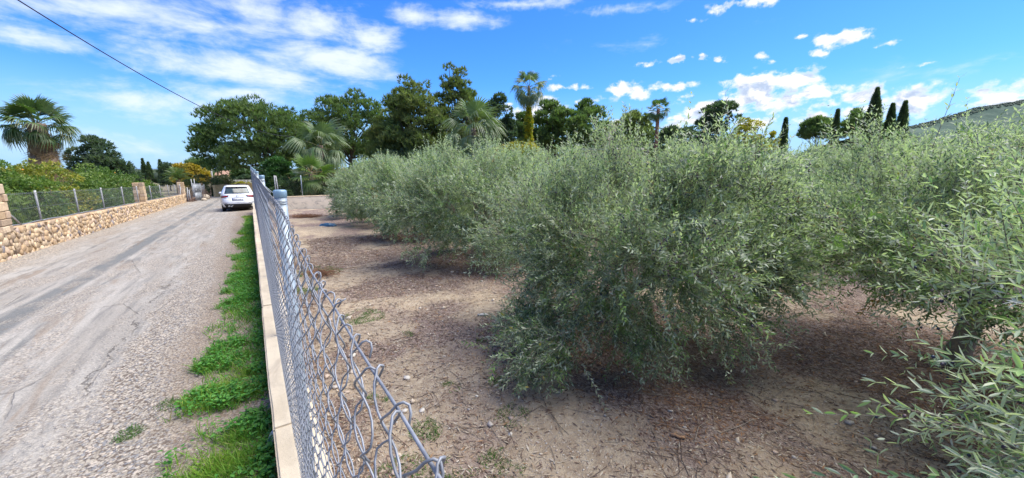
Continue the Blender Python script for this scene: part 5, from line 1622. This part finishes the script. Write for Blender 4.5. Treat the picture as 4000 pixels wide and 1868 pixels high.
tree('clipped_hedge', 'clipped dark hedge above the pale slatted fence', 'hedge', 922, 1015, 690, 716, 74, 'dark', 'bush', 26, 1600, .2, seed=35, trunk=False, depth=.8)
tree('yellow_shrub', 'yellowish bush on the bank behind the parked car roof', 'shrub', 905, 990, 714, 745, 58, 'yellowgreen', 'bush', 24, 1400, .3, seed=36, depth=.8)

# flat roofed shed seen over the olive crowns
def shed():
    c = at(2375, 600, 34); zt = at(2375, 581, 34).z; zb = gz(c.y) - .1
    h = thing('garden_shed', (c.x, c.y, zb), 'low pale roof of a shed just above the olive crowns', 'shed', rz=-HEAD)
    wm = m_plain('shed_wall', (.45, .38, .28), .9, .1, 0, .15, 2)
    a = Acc(); a.box(-2.9, 2.9, 0, 4, 0, zt - zb - .16); a.build('wall', wm, h, False, False)
    a = Acc(); a.box(-3.1, 3.1, -.25, 4.2, zt - zb - .155, zt - zb); a.build('roof', m_plain('shed_roof', (.47, .42, .36), .85, .1, 0, .15, 3), h, False, False)
    a = Acc(); a.box(.6, 2.9, -.25, -.1, zt - zb + .004, zt - zb + .06); a.build('sheet', m_plain('roof_sheet', (.62, .62, .62), .6, .3), h, False, False)
shed()

# overhead cable
def cable():
    A = at(40, -20, 7.5); B = at(1140, 533, 27)
    mid_ok = []
    n = 48
    t = np.linspace(-.25, 1.0, n)
    P = np.array([[A.x + (B.x - A.x) * s, A.y + (B.y - A.y) * s, 0] for s in t])
    # vertical sag through the point seen at (839, 443)
    def zat(px, py):
        d = ray(px, py); ax, ay = A.x, A.y; bx, by = B.x - A.x, B.y - A.y
        den = d.x * by - d.y * bx
        k = (ax * by - ay * bx) / den
        s = ((d.x * k - ax) * bx + (d.y * k - ay) * by) / (bx * bx + by * by)
        return s, CAMZ + d.z * k
    ss = []; zz = []
    for p in ((40, -20), (400, 205), (839, 443), (1000, 508), (1140, 533)):
        s, z = zat(*p); ss.append(s); zz.append(z)
    co = np.polyfit(ss, zz, 3 if False else 2)
    P[:, 2] = np.polyval(co, t)
    V, F = tube(P - P[0], .0125, 8)
    o = mk('overhead_cable', V, F, M['dark_cable'], smooth=True); o.location = P[0]
    tag(o, 'black twisted overhead cable sagging across the sky at left', 'cable')
    s2 = np.arange(n)
cable()

# ------------------------------------------------------------------ grass verge, litter, stones and small things
def verge():
    r = np.random.default_rng(77)
    def dens(x, y):
        w = .60 + .22 * (vnoise(y, y * 0, 1.2, 3) - .5) * 2 - .25 * np.clip((y - 6) / 18, 0, 1)
        e = np.clip((x + w) / .18 + (vnoise(x, y, .22, 8) - .5) * 3.0, 0, 1)
        gap = np.clip((vnoise(x * .6, y, .8, 12, 2) - .30) * 7, 0, 1)
        bare = np.clip(np.abs(y - 3.72) / .22 + (vnoise(x, y, .3, 15) - .5) * 1.2, 0, 1)
        return e * np.maximum(gap, np.where(y < 6, .22, .5)) * bare * np.clip(np.where(y < 6, .10, .45) + (vnoise(x, y, .2, 19) - .3) * 2.4, .05, 1)
    def zr(x, y):
        return ground_z(y) + np.clip((x + 1.3) / 1.2, 0, 1) * .03
    n = 150000
    y = 2.2 + (r.random(n) ** 1.7) * 22; x = r.uniform(-1.15, -.055, n)
    keep = r.random(n) < dens(x, y); x, y = x[keep], y[keep]
    n = len(x)
    tuft = vnoise(x, y, .25, 25)
    D = unit(np.column_stack([r.normal(size=n) * .5 - .1, r.normal(size=n) * .5, np.full(n, .8)]))
    L = r.uniform(.045, .13, n) * (.6 + .9 * tuft); W = r.uniform(.0035, .0065, n) * (1 + y / 16)
    cb = np.array([(.115, .28, .032), (.15, .32, .045), (.09, .22, .03), (.22, .32, .06), (.26, .24, .11)])
    yel = vnoise(x, y, .7, 35)[:, None]
    c = cb[r.choice(5, n, p=[.3, .25, .22, .17, .06])] * r.uniform(.8, 1.2, (n, 1)) * (1 - .0 * yel) + np.clip(yel - .48, 0, 1) * np.array([.42, .34, .05])
    P = np.column_stack([x, y, zr(x, y) - .004])
    V, F, m = leaves(P, D, unit(np.cross(D, r.normal(size=(n, 3)))), L, W, 'blade', .25)
    o = mk('verge_grass', V, F, M['grass'], np.repeat(c, m, 0)); tag(o, 'bright green grass strip between road and low wall', 'grass', None, 'stuff')
    # broad leaved weeds
    n = 70000
    y = 2.2 + (r.random(n) ** 1.8) * 20; x = r.uniform(-.95, -.055, n)
    keep = (r.random(n) < dens(x, y) * np.clip((vnoise(x, y, .4, 45) - .34) * 5, 0, 1)); x, y = x[keep], y[keep]; n = len(x)
    D = unit(np.column_stack([r.normal(size=n), r.normal(size=n), r.uniform(-.1, .5, n)]))
    N = unit(np.column_stack([r.normal(size=n) * .35, r.normal(size=n) * .35, np.ones(n)]))
    P = np.column_stack([x, y, zr(x, y) + r.uniform(.02, .10, n)])
    V, F, m = leaves(P, D, N, r.uniform(.022, .05, n), r.uniform(.014, .028, n), 'fold', .1)
    c = np.array([(.075, .23, .032), (.10, .27, .04), (.06, .18, .032)])[r.integers(0, 3, n)] * r.uniform(.8, 1.25, (n, 1))
    o = mk('verge_weeds', V, F, M['grass'], np.repeat(c, m, 0)); tag(o, 'broad leaved green weeds growing in the verge grass', 'weeds', None, 'stuff')
    # sprigs out on the gravel and in the orchard
    n = 16000
    cx = np.array([.95, 1.05, .62, .75, 1.3, 1.55, .9, 1.2, .6, .7, .55, 1.7, 1.35, .5, -.95, -1.1, -.8, -1.0, -1.25, 2.0]); cy = np.array([8.2, 5.1, 2.0, 1.7, 2.9, 2.3, 2.5, 1.9, 1.45, 3.1, 6.9, 2.75, 4.2, 1.1, 3.0, 2.8, 4.2, 3.9, 2.6, 3.6])
    rad = np.array([.45, .28, .32, .40, .09, .14, .12, .16, .34, .1, .25, .08, .07, .34, .09, .06, .09, .1, .05, .06]); wt = rad ** 1.4 / (rad ** 1.4).sum()
    q = r.choice(20, n, p=wt); a = r.uniform(0, 6.28, n); s = np.sqrt(r.random(n)) * rad[q]
    x = cx[q] + s * np.cos(a); y = cy[q] + s * np.sin(a) * 1.1
    z = np.where(x > .2, field_z(x, y), zr(x, y))
    keep = ((x > .23) | (x < -.06)) & (r.random(n) < np.clip((vnoise(x, y, .12, 55) - .32) * 4, 0, 1)); x, y, z = x[keep], y[keep], z[keep]; n = len(x)
    D = unit(np.column_stack([r.normal(size=n) * .7, r.normal(size=n) * .7, np.full(n, .6)]))
    V, F, m = leaves(np.column_stack([x, y, z - .004]), D, unit(np.cross(D, r.normal(size=(n, 3)))), r.uniform(.02, .06, n), r.uniform(.003, .006, n), 'blade', .25)
    c = np.array([(.07, .17, .03), (.09, .19, .04), (.12, .17, .06)])[r.integers(0, 3, n)] * r.uniform(.75, 1.2, (n, 1))
    o = mk('weed_tufts', V, F, M['grass'], np.repeat(c, m, 0)); tag(o, 'small green weed tufts scattered on soil and gravel', 'weeds', None, 'stuff')
verge()

def litter():
    r = np.random.default_rng(88)
    n = 250000
    # denser close to the camera
    x = .24 + r.random(n) ** 1.4 * 8; y = .1 + r.random(n) ** 1.9 * 13
    m_ = litter_mask(x, y)
    keep = r.random(n) < (.04 + 1.0 * m_ ** 1.2); x, y = x[keep], y[keep]; n = len(x)
    a = r.uniform(0, 6.28, n)
    D = unit(np.column_stack([np.cos(a), np.sin(a), r.normal(size=n) * .16]))
    N = unit(np.column_stack([r.normal(size=n) * .35, r.normal(size=n) * .35, np.ones(n)]))
    L = r.uniform(.025, .062, n) * (1 + y * .05); W = r.uniform(.005, .0105, n) * (1 + y * .08)
    pal = np.array([(.15, .10, .078), (.19, .13, .095), (.25, .18, .12), (.33, .27, .20), (.38, .33, .26), (.115, .082, .068), (.25, .145, .075)])
    near = np.zeros(n)
    for (ox, oy, R, t) in OLIVES: near = np.maximum(near, np.clip(1.2 - np.hypot(x - ox, y - oy) / R, 0, 1))
    ci = r.choice(7, n, p=[.17, .18, .16, .17, .14, .12, .06])
    nb = (near > .15)[:, None] & (r.random((n, 1)) < .75)
    c = np.where(nb, np.array([(.13, .072, .05), (.18, .105, .065), (.26, .14, .07), (.10, .06, .05)])[r.integers(0, 4, n)], pal[ci]) * r.uniform(.75, 1.2, (n, 1))
    P = np.column_stack([x, y, field_z(x, y) + .003])
    V, F, m = leaves(P, D, N, L, W, 'dia', .08)
    o = mk('leaf_litter', V, F, M['litter'], np.repeat(c, m, 0)); tag(o, 'brown dry leaf litter strewn over the orchard soil', 'leaf litter', None, 'stuff')
    # fallen twigs
    n = 1500
    x = .3 + r.random(n) ** 1.2 * 7; y = .3 + r.random(n) ** 1.4 * 12
    a = r.uniform(0, 6.28, n); d = np.column_stack([np.cos(a), np.sin(a), a * 0]); l = r.uniform(.05, .22, n)[:, None]
    z = field_z(x, y) + .006; c0 = np.column_stack([x, y, z])
    PT = np.stack([c0 - d * l, c0 + np.column_stack([r.normal(size=n) * .015, r.normal(size=n) * .015, r.uniform(0, .01, n)]), c0 + d * l], 1)
    for q in (0, 2): PT[:, q, 2] = field_z(PT[:, q, 0], PT[:, q, 1]) + .005
    V, F = strips(PT, np.full((n, 3), .0022))
    tc = np.repeat(np.array([(.12, .09, .075), (.25, .20, .15), (.33, .28, .22)])[r.integers(0, 3, n)], 9, 0)
    o = mk('fallen_twigs', V, F, M['litter'], tc); tag(o, 'thin fallen twigs on the orchard soil', 'twigs', None, 'stuff')
    # stones
    base = []
    for s in range(6):
        V = ICO1[0] * (1 + .28 * r.normal(size=(len(ICO1[0]), 1))) * np.array([1, r.uniform(.6, .95), r.uniform(.4, .65)])
        me = mesh_np('stone', V, ICO1[1], M['pebble'], np.broadcast_to(np.array([(.50, .43, .35), (.44, .35, .28), (.52, .48, .42), (.42, .32, .25), (.48, .40, .31), (.38, .34, .30)][s]), V.shape))
        base.append((V, me))
    OB = OCT[0] * (1 + .25 * r.normal(size=(6, 1))) * np.array([1.1, .9, .6])
    gobj = bpy.data.objects['orchard_ground']
    n = 300
    x = .35 + r.random(n) ** 1.1 * 5.5; y = .15 + r.random(n) ** 1.3 * 7.5
    sz = .011 + .030 * r.random(n) ** 2.4
    z = field_z(x, y)
    for i in range(n):
        ob('stone', base[i % 6][1], gobj, (x[i], y[i], z[i] + sz[i] * .22), (r.normal() * .2, r.normal() * .2, r.uniform(0, 6.28)), (sz[i],) * 3)
    a = Acc(); n = 8000
    x = .3 + r.random(n) ** 1.3 * 8; y = .1 + r.random(n) ** 1.4 * 14; sz = .004 + .009 * r.random(n) ** 2
    lm = litter_mask(x, y); keep = r.random(n) < (1.0 - .75 * lm) * np.clip((vnoise(x, y, .7, 66) - .3) * 3, .1, 1); x, y, sz = x[keep], y[keep], sz[keep]
    V, F, m = spheres(np.column_stack([x, y, field_z(x, y) + sz * .2]), sz, (OB, OCT[1]))
    c = np.array([(.50, .44, .36), (.42, .34, .27), (.54, .50, .44), (.36, .31, .27)])[r.integers(0, 4, len(x))]
    o = mk('gravel', V, F, M['pebble'], np.repeat(c, m, 0), gobj); o['kind'] = 'stuff'
    # loose pebbles on the road shoulder
    n = 8000
    x = -r.uniform(.45, 1.55, n) - .2 * r.random(n); y = 2.2 + r.random(n) ** 1.7 * 12; sz = .004 + .007 * r.random(n) ** 2.2
    V, F, m = spheres(np.column_stack([x, y, ground_z(y) + .012 + np.clip((x + 1.3) / 1.2, 0, 1) * .03]), sz, (OB, OCT[1]))
    c = np.array([(.46, .41, .35), (.38, .33, .28), (.52, .47, .41), (.30, .28, .26)])[r.integers(0, 4, n)]
    o = mk('gravel', V, F, M['pebble'], np.repeat(c, m, 0), bpy.data.objects['road']); o['kind'] = 'stuff'
litter()

def on_field(px, py):
    d = ray(px, py); t = 5.0
    for _ in range(30):
        p = Vector((0, 0, CAMZ)) + d * t
        t += (p.z - float(field_z(np.array([p.x]), np.array([p.y]))[0])) / -d.z * .8
    return Vector((0, 0, CAMZ)) + d * t

def small():
    r = np.random.default_rng(99)
    # crumpled blue bag
    p = on_field(1281, 884)
    U, W = np.meshgrid(np.linspace(-1, 1, 26), np.linspace(-1, 1, 14))
    H = np.sqrt(np.clip(1 - np.abs(U) ** 3, 0, 1) * np.clip(1 - np.abs(W) ** 2.5, 0, 1)) * (.6 + .7 * vnoise(U * 2, W * 2, .5, 5)) * .11
    V = np.stack([U * .29 + .03 * np.sin(W * 4), W * .13 + .03 * vnoise(U, W, .3, 8), H], -1).reshape(-1, 3)
    V2 = V * [1, 1, 0]
    i = np.arange(13)[:, None] * 26 + np.arange(25)[None]
    F = np.stack([i, i + 1, i + 27, i + 26], -1).reshape(-1, 4)
    o = mk('plastic_bag', np.concatenate([V, V2]), [F, (F + len(V))[:, ::-1]], m_plain('blue_plastic', (.03, .085, .15), .35, .5, 0, .4, 12), smooth=True)
    o.location = p + Vector((0, 0, .004)); o.rotation_euler = (0, 0, -HEAD); tag(o, 'crumpled dark blue plastic bag lying on the orchard soil', 'bag')
    # heaps of dry prunings
    for (px, py, w, d, lab) in ((1195, 848, .75, .35, 'low heap of dry red brown palm debris before the concrete wall'), (1255, 1075, .35, .2, 'small heap of dry brown twigs near the fence')):
        p = on_field(px, py); a = Acc()
        for q in range(420 if w > .5 else 200):
            c = np.array([r.normal() * w * .45, r.normal() * d * .5, abs(r.normal()) * .05]); dd = unit(r.normal(size=3) * [1, .6, .18]) * r.uniform(.06, .22) * (1 if w > .5 else .6)
            V, F = tube([c - dd, c + dd * .1 + [0, 0, .01], c + dd], .005 if w > .5 else .003, 3, False); a.add(V, F, [(.21, .105, .06), (.27, .15, .09), (.16, .09, .06)][q % 3])
        o = a.build('brush_heap', M['litter']); o.location = p; o.rotation_euler = (0, 0, -HEAD); tag(o, lab, 'brush pile')
    # bit of broken branch and a flat stone
    p = on_field(2648, 1712)
    V, F = tube([(-.05, 0, .012), (-.02, .006, .016), (.01, -.004, .014), (.045, .006, .018)], [.010, .012, .009, .012], 7)
    o = mk('wood_chunk', V, F, m_plain('tan_wood', (.34, .20, .11), .85, .15, 0, .3, 60, .4, 90), smooth=True); o.location = p; o.rotation_euler = (0, 0, -HEAD - .4); tag(o, 'short tan chunk of dead wood on the litter, right of centre foreground', 'wood')
    p = on_field(1885, 1232)
    V = ICO2[0] * np.array([.075, .045, .018]) * (1 + .1 * r.normal(size=(len(ICO2[0]), 1)))
    o = mk('flat_stone', V, ICO2[1], M['pebble'], np.broadcast_to((.36, .35, .32), V.shape)); o.location = p + Vector((0, 0, .008)); o.rotation_euler = (0, 0, -HEAD); tag(o, 'flat grey stone on the soil left of the big olive', 'stone')
    # dry silvery leaf in the verge next to the wall
    a = Acc(); n = 12
    s = np.linspace(0, 1, n)
    for sg in (-1, 1):
        P = np.column_stack([s * .16, s * 0, .03 * np.sin(s * 2)]); D = unit(np.column_stack([np.full(n, 1.), np.full(n, sg * .55), np.full(n, .1)]))
        V, F, m = leaves(P, D, np.tile([0, 0, 1.], (n, 1)), .06 * (1 - .5 * s), .012, 'dia'); a.add(V, F, (.40, .42, .40))
    o = a.build('dry_leaf', M['litter']); o.location = (-.10, 2.95, gz(3) + .07); o.rotation_euler = (0, -.2, 1.2); tag(o, 'dry silvery leaf caught in the grass against the low wall', 'leaf')
small()

# woods on the right hand hill
def woods():
    r = np.random.default_rng(123)
    n = 1500
    V = HV.reshape(40, Hn, 3)
    i = r.uniform(18.3, 20.4, n); j = r.uniform(20, Hn - 2, n)
    i0 = i.astype(int); j0 = j.astype(int); fi = (i - i0)[:, None]; fj = (j - j0)[:, None]
    P = (V[i0, j0] * (1 - fj) + V[i0, j0 + 1] * fj) * (1 - fi) + (V[i0 + 1, j0] * (1 - fj) + V[i0 + 1, j0 + 1] * fj) * fi
    keep = vnoise(P[:, 0], P[:, 1], 40, 5) > .36; P = P[keep]; n = len(P)
    rad = r.uniform(.7, 1.7, n)
    B = OCT[0] * (1 + .3 * r.normal(size=(6, 1)))
    W, F, m = spheres(P + np.array([0, 0, 1.0]), rad, (B, OCT[1]), (1, 1, .8))
    c = np.array([(.08, .12, .09), (.095, .138, .10), (.11, .148, .11)])[r.integers(0, 3, n)]
    o = mk('hill_woods', W, F, M['needle'], np.repeat(c, m, 0)); tag(o, 'far scrub woods covering the right hand hill', 'woods', None, 'stuff')
woods()

# treeline on the plain towards the sea
def far_trees():
    r = np.random.default_rng(321)
    n = 5200
    th = r.uniform(R_(-34), R_(30), n); d = r.uniform(130, 420, n)
    P = np.column_stack([np.sin(th) * d, np.cos(th) * d, np.full(n, -1.4)])
    rad = r.uniform(1.0, 2.6, n) * np.where(r.random(n) < .1, 1.25, 1)
    B = OCT[0] * (1 + .25 * r.normal(size=(6, 1)))
    P[:, 2] += rad * .35
    V, F, m = spheres(P, rad, (B, OCT[1]), (1.2, 1.2, .75))
    c = np.array([(.06, .09, .045), (.085, .115, .055), (.11, .125, .07), (.075, .10, .065)])[r.integers(0, 4, n)]
    o = mk('far_trees', V, F, M['needle'], np.repeat(c, m, 0)); tag(o, 'far low belt of trees on the plain towards the sea', 'trees', None, 'stuff')
far_trees()
